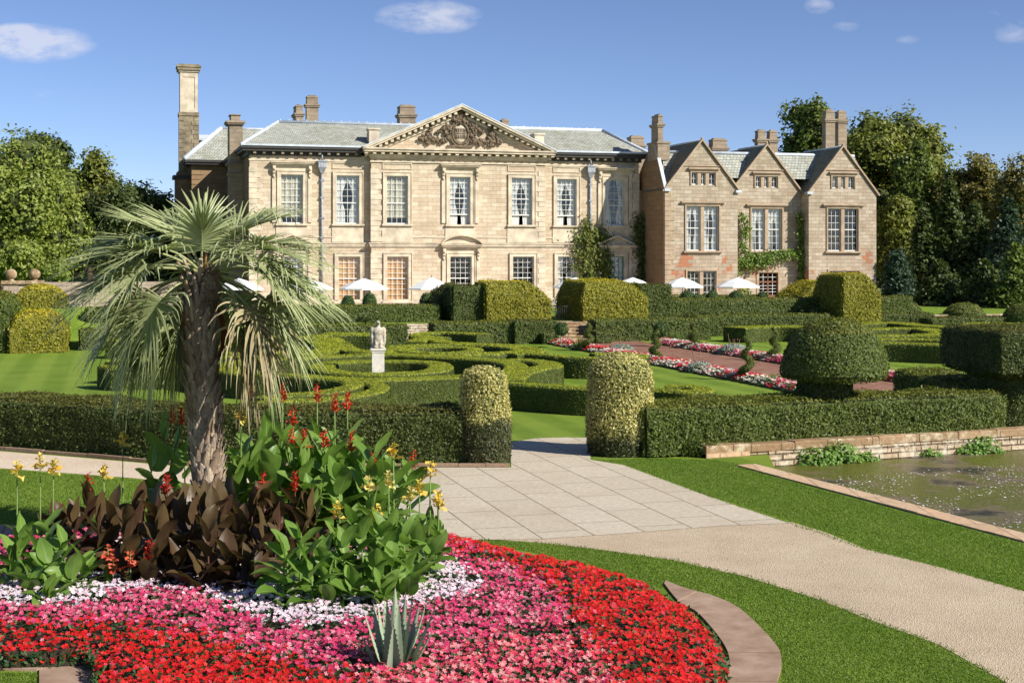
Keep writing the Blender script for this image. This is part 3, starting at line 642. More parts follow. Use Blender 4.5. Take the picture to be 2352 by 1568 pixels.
# hedges on the terrace
tt = -36.2
boxhedge(sx(200, tt), sx(1010, tt), tt, tt+1.8, TER, 2.12, 'long dark hedge along the left terrace edge', 'yew')
boxhedge(sx(1541, tt+.9), sx(1912, tt+.9), tt+.9, tt+2.5, .2, 2.3, 'long dark hedge along the right terrace edge', 'yew')
boxhedge(sx(1545, -27), sx(1760, -27), -27, -25.5, TER, 2.28, 'pale low hedge behind the right terrace hedge', 'sunhedge')
boxhedge(sx(2020, -34), sx(2096, -34), -34, -32, TER-.2, 2.3, 'short hedge right of the golden corner yew', 'yew')
boxhedge(sx(2092, -36), sx(2145, -36), -36, -34.5, 0, 1.2, 'small dark hedge below the smallest dome', 'yewdark')
boxhedge(sx(2140, -38), sx(2480, -38), -38, -36.5, 0, .95, 'long low dark hedge before the domes at far right', 'yewdark')
# big clipped yew blocks
def block(e_px, t0, t1, z0, z1, zs, lab, mat, inset=(1.0, 1.0, 1.0), core='leafcoreg', name='topiary_block', dens=210):
    """e_px = (u left, u right) of front face, battered top above zs"""
    s0, s1 = sx(e_px[0], t0), sx(e_px[1], t0); a, b, c = inset
    g = Geo(); g.loft([ring(rect(s0, s1, t0, t1), z0), ring(rect(s0, s1, t0, t1), zs), ring(rect(s0+a*.55, s1-b*.55, t0+c*.45, t1-.3), (zs+z1)/2+.15), ring(rect(s0+a, s1-b, t0+c, t1-.5), z1-.03), ring(rect(s0+a+.15, s1-b-.15, t0+c+.15, t1-.6), z1)])
    V = g.v[0]
    return hedge_from(g, name, mat, core, dens, .13, lab, 'topiary', 'clipped yew blocks', lump=.07, fuzz=.025)
block((1118, 1265), -37.6, -34, TER, 3.58, 2.45, 'large golden yew block with a sloping top, left of the steps', 'golden', (.05, 1.5, .4))
block((1042, 1116), -37.0, -34.5, TER, 3.3, 3.1, 'dark square yew block left of the golden one', 'yewdark', (.1, .1, .1), 'leafcore')
block((1000, 1060), -34.3, -31, TER, 3.4, 2.3, 'dark yew block with a sloping left shoulder', 'yewdark', (1.2, .2, .3), 'leafcore')
block((1339, 1488), -37.9, -32.5, .35, 3.62, 2.45, 'large golden yew block with a sloping top, right of the steps', 'golden', (.35, 1.5, .5))
block((1470, 1541), -36.6, -33, TER, 3.3, 3.15, 'dark square yew block right of the golden one', 'yewdark', (.1, .1, .1), 'leafcore')
block((1937, 2023), -38.6, -34.5, .8, 4.0, 2.7, 'golden yew block at the right end of the terrace', 'golden', (.2, 1.0, .3))
block((1840, 1925), -33.0, -29, TER, 3.4, 2.3, 'golden yew with a long sloping side behind the corner block', 'golden', (1.6, .3, .5))
# smaller left blocks
block((22, 150), -42.5, -38, 0, 2.15, 1.3, 'golden clipped block at the far left with sloping sides', 'golden', (.6, .7, .7))
block((34, 150), -34.2, -31, 2.1, 3.4, 2.7, 'green and gold hedge block behind the golden one at far left', 'golden', (.8, .8, .3))
block((-60, 22), -42.0, -33, 0, 3.1, 2.4, 'tall dark yew at the left edge of the photo', 'yew', (.3, .6, .3), 'leafcore')
q = Geo(); s0, s1 = sx(30, -37), sx(240, -37); a = [LW(s0, -39.5), LW(s1, -39.5)]; b = [LW(s0, -34.), LW(s1, -34.)]
q.add([(*a[0], .0), (*a[1], .0), (*b[1], 2.2), (*b[0], 2.2)], [(0, 1, 2, 3)], 0, uv=[a[0], a[1], b[1], b[0]]); tag(q.build('grass_bank', M['lawn']), kind='structure')
# domes at the far right
for u0, u1, vt, vb, d, lab in [(2058, 2121, 697, 736, 104, 'smallest dark clipped dome at the edge of the trees'), (2162, 2266, 697, 742, 100, 'wide dark clipped dome in front of the trees'), (2302, 2420, 697, 744, 98, 'dark clipped dome cut by the right edge')]:
    x = D((u0+u1)/2, 0, d)[0]; r = (u1-u0)/2/F*d; zb = 0; zt = D(0, vt, d)[2]
    g = Geo(); rr = [circ(x, d, r*.95, 0, 24), circ(x, d, r, zt*.15, 24)]+[circ(x, d, r*math.cos(q*math.pi/2)**.75, zt*.15+zt*.85*math.sin(q*math.pi/2), 24) for q in (.2, .4, .6, .75, .88, .96)]+[circ(x, d, .05, zt, 24)]
    g.loft(rr); hedge_from(g, 'topiary_dome', 'yew', 'leafcore', 170, .13, lab, 'topiary', 'far clipped domes', fuzz=.02)
# ball shrubs on the terrace
for u, v, r, t, lab in [(502,690,14,-30,'small round shrub right of the palm trunk, on the terrace'),(799,689,11,-32,'smallest round shrub on the left terrace'),(849,688,16,-32,'low round shrub under the third umbrella'),(981,688,17,-32,'round shrub beside the dark yew blocks'),
        (1578,684,18,-30,'first round shrub from the left before the gabled wing'),(1600,686,10,-31,'tiny round shrub between two larger ones before the gabled wing'),(1636,683,16,-30,'second large round shrub before the gabled wing'),(1690,684,18,-30,'round shrub left of the brown door'),(1751,684,15,-30,'round shrub in front of the brown door')]:
    s, z = SZ(u, v, t); x, y = LW(s, t); R = r/F*y; zt = z+R*.9; R = max(R, .45); g = Geo(); g.ball((x, y, (zt+TER)/2), (R, R, (zt-TER)/2), 0, 14, 9)
    g.tube([(x, y, TER), (x, y, z)], .05, 6, 0); hedge_from(g, 'ball_shrub', 'shrub', 'leafcore', 500, .09, lab, 'shrub', 'round shrubs on the terrace', fuzz=.02)
# creeping junipers between the hedges
for u, v, w, t, lab in [(770,737,70,-39,'brownish creeping shrub on the terrace wall, left of the statue'),(840,733,55,-38.9,'spiky brown creeping shrub behind the statue'),(1610,722,85,-36.6,'dark creeping shrub on the right terrace bank'),(1760,724,110,-36.2,'wide creeping shrub below the right terrace hedge'),(1870,722,60,-36.2,'pale creeping shrub beside the golden corner yew')]:
    s, z = SZ(u, v, t); x, y = LW(s, t); R = w/2/F*y; g = Geo(); k = 900; P = np.c_[rng.normal(x, R*.5, k), rng.normal(y, .5, k), z-.1+abs(rng.normal(0, .22, k))]; leaves(g, P, np.tile([0, -.3, 1.], (k, 1)), .22, 1.2, 0, .3)
    g.tube([(x, y, z-.4), (x, y, z)], .05, 6, 1); tag(g.build('creeping_shrub', [M['yewdark'], M['bark']]), lab, 'shrub', 'creeping shrubs on the terrace edge')
# ================================================================ FLOWER BORDERS of the brick path
def flowers(g, P, N_, size, col, m=0, npet=5, cup=.25):
    k = len(P); n = unit(N_+rng.normal(0, .3, (k, 3))); r = rng.normal(0, 1, (k, 3)); t = unit(np.cross(n, r)); b = np.cross(n, t); s = (size*(1+rng.uniform(-.2, .25, k)))[:,None]
    for j in range(npet):
        a = 2*math.pi*j/npet; w = .62*math.pi/npet*1.25; dirs = lambda q: t*math.cos(q)+b*math.sin(q)
        lift = n*s*cup*(.6+.6*rng.random((k, 1)))
        v = np.stack([P, P+dirs(a-w)*s*.75+lift*.6, P+dirs(a)*s+lift, P+dirs(a+w)*s*.75+lift*.6], 1).reshape(-1, 3)
        c = np.clip(col*(1+rng.normal(0, .10, (k, 1))), 0, 1); c4 = np.c_[c, np.ones(k)]
        c4 = np.repeat(c4, 4, 0)
        g.add(v, np.arange(4*k).reshape(k, 4), m, col=c4)
M['petal'] = petals('petals')
RED = np.array([.60, .012, .012]); CRIM = np.array([.40, .01, .02]); PINK = np.array([.62, .045, .15]); LPINK = np.array([.72, .22, .30]); WHT = np.array([.78, .66, .70]); CREAM = np.array([.72, .68, .55])
def border(s0, s1, t0, t1, name, lab, dens=95):
    k = int((s1-s0)*(t1-t0)*dens); S = rng.uniform(s0, s1, k); T = rng.uniform(t0, t1, k)
    ed = np.minimum(np.minimum(S-s0, s1-S), .4)/.4; z = .1+.2*ed+rng.normal(0, .03, k)
    ph = T*.42+S*.25+np.sin(T*1.3)*.35; ph = ph-np.floor(ph); z0 = rng.random(k)
    c = np.where(ph[:,None] < .36, RED, np.where(ph[:,None] < .62, PINK, CREAM))
    c = np.where((z0 < .12)[:,None], CREAM, c); c = np.where((z0 > .9)[:,None], LPINK, c)
    X = np.array([LW(a, b) for a, b in zip(S, T)]); g = Geo()
    flowers(g, np.c_[X, z], np.tile([0, -.25, 1.], (k, 1)), .06, c, 0, 4)
    k2 = k//3; leaves(g, np.c_[X[:k2]+rng.normal(0, .05, (k2, 2)), z[:k2]-.03], np.tile([0, 0, 1.], (k2, 1)), .12, .9, 1, .6)
    g.v[-1] = g.v[-1]
    q = [LW(s0, t0), LW(s1, t0), LW(s1, t1), LW(s0, t1)]; i_ = [LW(s0+.2, t0), LW(s1-.2, t0), LW(s1-.2, t1), LW(s0+.2, t1)]
    g.loft([ring(q, 0), ring(q, .06), ring(i_, .2)], 2)
    return tag(g.build(name, [M['petal'], M['shrub'], M['leafcore']]), lab, 'flower border', kind='stuff')
border(SL-1.5, SL-.1, -83, -41.8, 'flower_border', 'red, pink and white bedding along the near side of the brick path')
border(SU+.1, SU+1.6, -83, -44, 'flower_border', 'red, pink and white bedding along the far side of the brick path')
# spirals, lollipops, silver domes
def spiral(u, vb, vt, lab):
    x, y = G(u, vb, .15); h = (vb-vt)/F*y; g = Geo(); n = 34; pts = []; rad = []
    for i in range(n):
        q = i/(n-1); a = q*2*math.pi*2.3+u; r = .25*(1-q*.65); pts.append((x+r*math.cos(a), y+r*math.sin(a), .1+h*q)); rad.append(.13*(1-.62*q)+.015)
    g.tube(pts, rad, 9, 0, False); g.tube([(x, y, 0), (x, y, h)], .03, 6, 0)
    hedge_from(g, 'spiral_topiary', 'yew', 'leafcore', 1200, .055, lab, 'topiary', 'spiral topiaries along the brick path', lump=.015, fuzz=.03)
spiral(1351, 800, 741, 'spiral topiary nearest the steps, in the near border'); spiral(1506, 826, 757, 'spiral topiary in the middle of the near border')
spiral(1716, 866, 771, 'tallest spiral topiary, just left of the big dome'); spiral(1593, 795, 739, 'thin spiral topiary in the far border before the long hedge')
spiral(1779, 822, 750, 'spiral topiary in the far border left of the big dome'); spiral(2018, 866, 777, 'spiral topiary half hidden behind the right side of the dome')
def lolly(u, vb, vt, lab):
    x, y = G(u, vb, .1); h = (vb-vt)/F*y; r = 14/F*y; e = empty('standard_shrub', (x, y, 0), 0, lab, 'topiary', 'lollipop shrubs by the brick path')
    g = Geo(); g.tube([(0, 0, 0), (0, 0, h-r)], .025, 6); g.build('stem', M['sandtrim'], e)
    g = Geo(); g.ball((0, 0, h-r), r, 0, 14, 9); hedge_from(g, 'crown', 'shrub', 'leafcore', 600, .09, parent=e, fuzz=.02)
lolly(1289, 795, 737, 'lollipop shrub on a bare stem before the steps'); lolly(1516, 792, 740, 'lollipop shrub on a bare stem, before the hedge right of the steps'); lolly(2184, 880, 800, 'pale thin stem showing below the topiary block at right')
for u, v, r, lab in [(1427,808,31,'silver leaved mound in the near border, left'),(1608,850,34,'silver leaved mound in the near border, centre'),(1685,810,36,'silver leaved mound in the far border')]:
    x, y = G(u, v, .1); R = r/F*y; g = Geo(); g.ball((x, y, .12), (R, R, R*.55), 0, 14, 8); P, Nn = sample(g, 500); leaves(g, P, Nn, .10, 1.1, 1, .5)
    for j in range(7): a = rng.uniform(-.2, .2, 2); g.tube([(x+a[0], y+a[1], .1), (x+a[0]*2, y+a[1], R*.5+rng.uniform(.35, .75))], .014, 4, 2)
    tag(g.build('silver_mound', [M['leafcore'], M['grey'], M['oak']]), lab, 'plant', 'silver mounds in the borders')
for u, v, r, h, mt, lab in [(1330,800,30,.85,'wispy','feathery green tuft beside the nearest spiral'),(1553,785,22,.9,'wispy','feathery pale plant behind the far border'),(1777,880,34,.6,'wispy','low feathery green and brown tuft by the big dome'),(2118,868,16,.75,'wispy','thin brownish tuft right of the big dome')]:
    x, y = G(u, v, .1); R = r/F*y; k = 260; g = Geo(); th = rng.uniform(0, 2*np.pi, k); rr = rng.random(k)**.5*R*.35; hh = h*rng.uniform(.5, 1, k)
    b = np.c_[x+rr*np.cos(th), y+rr*np.sin(th), np.full(k, .05)]; tpx = np.c_[x+(rr*2.6)*np.cos(th), y+(rr*2.6)*np.sin(th), hh]; sd = np.c_[np.sin(th), -np.cos(th), np.zeros(k)]*.014
    g.add(np.stack([b-sd, b+sd, tpx], 1).reshape(-1, 3), np.arange(3*k).reshape(k, 3)); tag(g.build('feathery_plant', M[mt]), lab, 'plant', 'feathery tufts in the borders')
# small signs
def sign(u, vb, vt, w, lab, tilt=0.):
    x, y = G(u, vb); h = (vb-vt)/F*y; ww = w/F*y/2; e = empty('plant_sign', (x, y, 0), .3, lab, 'sign', 'small white signs on the lawn'); e.rotation_euler[1] = tilt
    g = Geo(); g.tube([(0, 0, 0), (0, .02, h*.5)], .018, 6); g.build('stake', M['pipe'], e)
    g = Geo(); g.box(-ww, ww, -.015, .015, h*.36, h, 0); g.box(-ww+.03, ww-.03, -.02, -.015, h*.36+.03, h-.03, 1); g.build('board', [M['black'], M['white']], e)
sign(1200, 784, 766, 14, 'little white square sign on a stake before the dark hedge'); sign(1166, 985, 958, 5, 'small white card leaning against the left gate pillar', .12)
# statue
def statue():
    x, y = G(868, 842, PH_); y += .0; e = empty('eagle_statue', (x, y, 0), .15, 'weathered stone eagle standing on a tall pale pedestal', 'statue')
    zt = D(868, 799, y)[2]; w = (881-853)/2/F*y; g = Geo(); sq = lambda r, z: [(-r, -r, z), (r, -r, z), (r, r, z), (-r, r, z)]
    g.loft([sq(w*1.25, 0), sq(w*1.25, .18), sq(w*1.05, .26), sq(w, .3), sq(w, zt-.2), sq(w*1.08, zt-.17), sq(w*1.12, zt-.11), sq(w*1.25, zt-.08), sq(w*1.25, zt)]); g.build('pedestal', M['plinth'], e)
    g = Geo(); B_ = lambda c, r: g.ball(c, r, 0, 14, 10)
    B_((0, .02, .16), (.24, .2, .18)); B_((0, .0, .38), (.2, .18, .30)); B_((0, -.02, .60), (.22, .18, .2)); B_((-.0, .0, .78), (.10, .10, .16)); B_((0, -.02, .93), (.085, .11, .085)); 
    g.tube([(0, -.09, .94), (.05, -.17, .92), (.07, -.19, .87)], [.05, .035, .01], 8)
    for s in (-1, 1):
        B_((s*.20, .02, .62), (.11, .14, .17)); B_((s*.22, .03, .40), (.085, .15, .34)); B_((s*.19, .03, .20), (.06, .12, .18)); B_((s*.08, -.12, .14), (.06, .08, .14)); B_((s*.10, -.16, .05), (.07, .09, .05))
    for i in range(60):
        a = rng.uniform(0, 6.28); z = rng.uniform(.25, .68); B_((.2*math.cos(a)*.9, -.14*abs(math.sin(a)), z), (.045, .04, .06))
    B_((0, 0, .03), (.26, .22, .06))
    o = g.build('eagle', M['statue'], e, smooth=True); o.location = (0, 0, zt-.005)
    k = 1.02*(799-738)/F*y; o.scale = (k, k, k)
    r = o.modifiers.new('weld', 'REMESH'); r.mode = 'VOXEL'; r.voxel_size = .018; r.use_smooth_shade = True
statue()
# gate side: far left garden wall with ball finials
def garden_wall():
    t = -26.; s0, z0 = SZ(8, 652, t); s1, _ = SZ(96, 652, t); zt = SZ(50, 652, t)[1]
    e = empty('garden_wall', (*LW(s0, t), 0), PH, 'old stone garden wall with an arched opening and two ball finials, far left', 'wall')
    W = s1-s0; g = Geo(); g.box(0, .9, 0, .6, 0, zt); g.box(W-.9, W, 0, .6, 0, zt); g.box(.9, W-.9, .05, .5, zt-1.1, zt); g.box(W, W+9, .1, .5, 0, zt+.1); g.box(-6, 0, .1, .5, 0, zt-.5); g.build('masonry', M['oldwall'], e)
    g = Geo(); g.box(-.15, W+.15, -.12, .72, zt, zt+.22); g.build('coping', M['capstone'], e)
    for x in (.45, W-.45):
        g = Geo(); g.tube([(x, .3, zt+.2), (x, .3, zt+.35)], [.2, .14], 10); g.ball((x, .3, zt+.62), .36); g.build('ball_finial', M['capstone'], e)
garden_wall()
# ================================================================ MANSION
def walls(g, u, fixed, strips, holes, m=0, flip=False, axis='s'):
    """planar wall in (u,z) with rectangular holes; strips: list of (z0,z1,l0,r0,l1,r1)"""
    def pt(a, z): return (a, fixed, z) if axis == 's' else (fixed, a, z)
    zs = sorted({z for h in holes for z in (h[2], h[3])})
    for z0, z1, l0, r0, l1, r1 in strips:
        cuts = [z0]+[z for z in zs if z0+1e-4 < z < z1-1e-4]+[z1]
        for a, b in zip(cuts[:-1], cuts[1:]):
            fa, fb = (a-z0)/(z1-z0), (b-z0)/(z1-z0)
            la, lb, ra, rb_ = l0+(l1-l0)*fa, l0+(l1-l0)*fb, r0+(r1-r0)*fa, r0+(r1-r0)*fb
            hs = sorted([h for h in holes if h[2] < (a+b)/2 < h[3]]); xa, xb = la, lb
            for h in hs:
                if h[0] > min(xa, xb): g.add([pt(xa, a), pt(h[0], a), pt(h[0], b), pt(xb, b)], [(0, 1, 2, 3)], m)
                xa = xb = h[1]
            g.add([pt(xa, a), pt(ra, a), pt(rb_, b), pt(xb, b)], [(0, 1, 2, 3)], m)
def hood(g, s0, s1, z, t, proj=.5, br=True, m=0, h=1.0):
    """flat cornice on scrolled brackets"""
    g.box(s0-.62, s1+.62, t-proj-.1, t, z+.26, z+.34, m); g.box(s0-.56, s1+.56, t-proj, t, z+.14, z+.258, m); g.box(s0-.42, s1+.42, t-proj*.6, t, z, z+.138, m); g.box(s0-.35, s1+.35, t-.12, t, z-.4, z-.002, m)
    if br:
        for c in (s0-.30, s1+.30):
            g.box(c-.13, c+.13, t-proj*.85, t-.002, z-.25, z-.004, m); g.box(c-.12, c+.12, t-proj*.62, t-.002, z-.62, z-.254, m); g.box(c-.10, c+.10, t-proj*.35, t-.002, z-1.0, z-.624, m)
            g.ball((c, t-proj*.65, z-.28), (.13, .16, .16), m, 8, 6); g.ball((c, t-proj*.3, z-.95), (.11, .12, .14), m, 8, 6)
            g.box(c-.16, c+.16, t-.14, t-.003, z-4.9*h if h > .5 else z-3.5, z-1.0, m)
def window(par, s0, s1, z0, z1, t, cols, rows, style='drape', bars='white', fr=.28, sill=True, mat='trim', raised=0., label=None, lift=0., mull=0, name='window'):
    g = Geo(); p = .10
    # stone architrave: outer and inner fillet butted round the opening
    for a, b, c, d, dep in ((s0-fr, s0, z0, z1+fr, p), (s1, s1+fr, z0, z1+fr, p), (s0, s1, z1, z1+fr, p)): g.box(a, b, t-dep, t+.02, c, d)
    if fr > .15:
        for a, b, c, d in ((s0-fr-.06, s0-fr, z0, z1+fr+.06), (s1+fr, s1+fr+.06, z0, z1+fr+.06), (s0-fr, s1+fr, z1+fr, z1+fr+.06)): g.box(a, b, t-p-.06, t+.02, c, d)
    if sill: g.box(s0-fr-.16, s1+fr+.16, t-.26, t+.02, z0-.16, z0-.002); g.box(s0-fr-.05, s1+fr+.05, t-.14, t+.02, z0-.26, z0-.162)
    # reveals
    R_ = .32; g.add([(s0, t, z0), (s0, t, z1), (s0, t+R_, z1), (s0, t+R_, z0)], [(0, 1, 2, 3)]); g.add([(s1, t, z0), (s1, t, z1), (s1, t+R_, z1), (s1, t+R_, z0)], [(3, 2, 1, 0)])
    g.add([(s0, t, z1), (s1, t, z1), (s1, t+R_, z1), (s0, t+R_, z1)], [(0, 1, 2, 3)]); g.add([(s0, t, z0), (s1, t, z0), (s1, t+R_, z0), (s0, t+R_, z0)], [(3, 2, 1, 0)])
    if mull:
        w = .17
        for i in range(1, mull): c = s0+(s1-s0)*i/mull; g.box(c-w, c+w, t+.0, t+.24, z0, z1)
    w_ = g.build(name, M[mat], par); 
    if label: w_['label'] = label
    lights = [(s0+(s1-s0)*i/max(1, mull)+(.17 if i else 0), s0+(s1-s0)*(i+1)/max(1, mull)-(.17 if i < max(1, mull)-1 else 0)) for i in range(max(1, mull))]
    gs = Geo(); gp = Geo(); tb = t+.22
    for a, b in lights:
        zb = z0+lift; fw = .06
        for x0, x1, y0, y1 in ((a, a+fw, z0, z1), (b-fw, b, z0, z1), (a+fw, b-fw, z1-fw, z1), (a+fw, b-fw, zb, zb+.11)): gs.box(x0, x1, tb-.05, tb+.03, y0, y1)
        c_, r_ = cols, rows; H_ = z1-fw-(zb+.11); W_ = b-a-2*fw; bw = .017
        for i in range(1, r_): z = zb+.11+H_*i/r_; bh = .045 if i == r_//2 and r_ > 4 else bw; gs.box(a+fw, b-fw, tb-.032, tb+.008, z-bh, z+bh)
        for i in range(1, c_):
            x = a+fw+W_*i/c_
            for j in range(r_): gs.box(x-bw, x+bw, tb-.03, tb+.006, zb+.11+H_*j/r_+bw+.003, zb+.11+H_*(j+1)/r_-bw-.003)
        gp.add([(a+fw, tb+.01, zb+.1), (b-fw, tb+.01, zb+.1), (b-fw, tb+.01, z1-fw), (a+fw, tb+.01, z1-fw)], [(0, 1, 2, 3)])
    gs.build('sash', M[bars], w_); gp.build('pane', M['glass'], w_)
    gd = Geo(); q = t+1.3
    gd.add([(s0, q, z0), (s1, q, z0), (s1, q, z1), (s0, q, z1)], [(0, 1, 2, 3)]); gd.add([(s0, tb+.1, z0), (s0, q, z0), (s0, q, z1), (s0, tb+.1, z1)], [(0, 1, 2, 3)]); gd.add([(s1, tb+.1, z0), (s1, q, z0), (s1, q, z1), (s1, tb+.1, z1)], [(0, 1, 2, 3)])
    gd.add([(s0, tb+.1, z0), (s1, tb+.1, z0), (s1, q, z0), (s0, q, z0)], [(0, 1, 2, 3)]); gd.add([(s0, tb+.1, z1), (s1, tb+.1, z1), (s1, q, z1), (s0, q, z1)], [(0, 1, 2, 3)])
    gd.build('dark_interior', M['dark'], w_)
    if style in ('drape', 'drapedark', 'lace', 'half'):
        gc = Geo()
        for a, b in lights:
            W_ = b-a
            for sd in (-1, 1):
                n = 14; rows_ = 12; V = []
                for j in range(rows_+1):
                    fz = j/rows_; z = z1-.05-(z1-z0)*fz*(1.0 if style != 'lace' else .86)
                    # cloth drawn back towards its side, pinched at two thirds
                    wd_ = {'drape': .52-.20*math.sin(min(1, fz*1.2)*math.pi)**2-.12*fz, 'drapedark': .36-.12*math.sin(min(1, fz*1.25)*math.pi), 'lace': .5, 'half': .5}[style]
                    if style == 'half' and fz < .3: wd_ = .5
                    if style == 'half' and fz >= .3: wd_ = .42-.1*fz
                    for i in range(n+1):
                        x = i/n*wd_*W_; y = tb+.14+.05*math.sin(i*2.1+j*.12+a)
                        V.append((a+x if sd < 0 else b-x, y, z))
                gc.add(V, [(j*(n+1)+i, j*(n+1)+i+1, (j+1)*(n+1)+i+1, (j+1)*(n+1)+i) for j in range(rows_) for i in range(n)], 0, sm=True)
        gc.build('curtain', M['lace' if style == 'lace' else 'curtain'], w_)
    elif style in ('shutter', 'blind'):
        gc = Geo(); n = 5
        for a, b in lights:
            for i in range(n): x0 = a+(b-a)*i/n; x1 = a+(b-a)*(i+1)/n; gc.box(x0+.012, x1-.012, tb+.1+(.03 if i % 2 else 0), tb+.14+(.03 if i % 2 else 0), z0+(0 if style == 'shutter' else (z1-z0)*.3), z1)
        gc.build('shutter' if style == 'shutter' else 'blind', M['shutter' if style == 'shutter' else 'curtain'], w_)
    return w_
def chimney(par, u0, u1, vt, t, depth, zb, cap=True, mat='chim', lab=None, pots='block', dp=.22, name='chimney'):
    s0, zt = SZ(u0, vt, t); s1 = SZ(u1, vt, t)[0]; g = Geo(); e = dp*.8
    if s1-s0 < .5: s1 = s0+.5
    cz = zt-1.15 if cap else zt
    g.box(s0+e, s1-e, t+e, t+depth-e, zb, cz)
    if cap:
        g.box(s0+e*.4, s1-e*.4, t+e*.4, t+depth-e*.4, cz+.001, cz+.15); g.box(s0, s1, t, t+depth, cz+.151, cz+.30)
        n = Geo(); q = lambda a, z: [(s0+a, t+a, z), (s1-a, t+a, z), (s1-a, t+depth-a, z), (s0+a, t+depth-a, z)]
        g.loft([q(e*1.1, cz+.301), q(e*1.3, zt-.22), q(e*1.0, zt-.2), q(e*1.1, zt-.05)], 0)
        g.box(s0+e*2.2, s1-e*2.2, t+e*2.2, t+depth-e*2.2, zt-.049, zt+.08)
    o = g.build(name, M[mat], par); 
    if lab: o['label'] = lab
    return o
mz = empty('mansion', (*O, 0), PH, 'large classical stone mansion with a carved pediment, sash windows and slate roofs', 'mansion')
ZB, ZE = TER, 14.1
SL0, SR0 = -16.46, 19.49; CL, CR = -5.93, 10.1; TC = -.6
W1 = (8.1, 12.37); W0 = (1.3, 5.24)
win = [ # s0,s1,level,t,style,hood kind, bars
 (-13.77,-11.85,1,0,'lace','flat','white'),(-8.91,-6.9,1,0,'drape',None,'white'),(-4.56,-2.64,1,TC,'lace',None,'white'),(1.18,3.07,1,TC,'drape','flat','white'),(6.94,8.88,1,TC,'drape',None,'white'),(11.44,13.34,1,0,'drape',None,'white'),(16.2,18.01,1,0,'drapedark','flat','white'),
 (-13.77,-11.85,0,0,'drape','tri','white'),(-8.75,-6.82,0,0,'shutter',None,'white'),(-4.52,-2.6,0,TC,'shutter',None,'white'),(1.22,3.19,0,TC,'dark','seg','white'),(7.06,9.04,0,TC,'dark',None,'white'),(11.53,13.39,0,0,'drapedark',None,'white'),(16.3,18.0,0,0,'blind','tri','teal')]
g = Geo(); hl = lambda t: [(w[0], w[1], *(W1 if w[2] else W0)) for w in win if w[3] == t]
walls(g, 0, 0., [(ZB, ZE, SL0, CL, SL0, CL)], [h for h in hl(0) if h[0] < CL]); walls(g, 0, 0., [(ZB, ZE, CR, SR0, CR, SR0)], [h for h in hl(0) if h[0] > CR])
walls(g, 0, TC, [(ZB, ZE, CL, CR, CL, CR)], hl(TC))
for s in (CL, CR): g.add([(s, 0, ZB), (s, TC, ZB), (s, TC, ZE), (s, 0, ZE)], [(0, 1, 2, 3)])
g.build('front_wall', M['ashlar'], mz)
g = Geo(); g.add([(SL0, 0, ZB), (SL0, 24, ZB), (SL0, 24, ZE), (SL0, 0, ZE)], [(0, 1, 2, 3)]); g.add([(SR0, 0, ZB), (SR0, 24, ZB), (SR0, 24, ZE), (SR0, 0, ZE)], [(0, 1, 2, 3)])
g.add([(SL0, 24, ZB), (SR0, 24, ZB), (SR0, 24, ZE), (SL0, 24, ZE)], [(0, 1, 2, 3)])
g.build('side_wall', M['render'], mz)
# left rear wing
LWT = 22.; g = Geo()
walls(g, 0, LWT, [(ZB, 14.5, -20.1, -16.4, -20.1, -16.4)], []); g.add([(-20.1, LWT, ZB), (-20.1, LWT+11, ZB), (-20.1, LWT+11, 14.5), (-20.1, LWT, 14.5)], [(0, 1, 2, 3)])
g.add([(-21, LWT+11, ZB), (-8, LWT+11, ZB), (-8, LWT+11, 14.5), (-21, LWT+11, 14.5)], [(0, 1, 2, 3)])
for k in range(27):
    z = ZB+.4+k*.5
    if z < 14.2: g.box(-20.13, -19.3 if k % 2 else -19.0, LWT-.05, LWT+.6, z, z+.42)
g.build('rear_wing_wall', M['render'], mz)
# quoins
def quoins(s, dirn, t, z0, z1, gap=.03, hh=.46, w=(.95, .62), side=0):
    z = z0; i = 0
    while z+hh < z1:
        L_ = w[i % 2]; a, b = (s, s+dirn*L_) if dirn > 0 else (s-L_, s)
        g.box(a-(.05 if dirn > 0 else 0), b+(.05 if dirn < 0 else 0), t-.055, t+.3, z+gap/2, z+hh-gap/2); z += hh; i += 1
for z0, z1 in ((ZB+.3, 6.0), (6.55, 13.4)):
    for a_ in ((SL0, 1, 0), (CL, 1, TC), (CR, -1, TC), (SR0, -1, 0)): g = Geo(); quoins(*a_, z0, z1); g.build('quoins', M['trim'], mz)
# string course, plinth, apron panels and panels above windows
g = Geo()
def band(z0, z1, p): g.box(SL0-p, CL-.001-p, -p, .02, z0, z1); g.box(CL-p, CR+p, TC-p, TC+.02, z0, z1); g.box(CR+p+.001, SR0+p, -p, .02, z0, z1)
band(6.05, 6.16, .08); band(6.162, 6.36, .16); band(6.362, 6.46, .24); band(6.9, 7.0, .05); band(ZB, ZB+.35, .1); band(13.55, 13.7, .06)
for w in win:
    s0, s1, lv, t = w[:4]
    if lv: g.box(s0-.42, s1+.42, t-.07, t+.02, 6.5, 7.82)
    if w[5] is None and lv:
        for a, b, c, d in ((s0-.30, s1+.30, 12.95, 13.02), (s0-.30, s1+.30, 13.42, 13.49), (s0-.37, s0-.30, 12.95, 13.49), (s1+.30, s1+.37, 12.95, 13.49)): g.box(a, b, t-.07, t+.02, c, d)
g.build('string_course', M['trim'], mz)
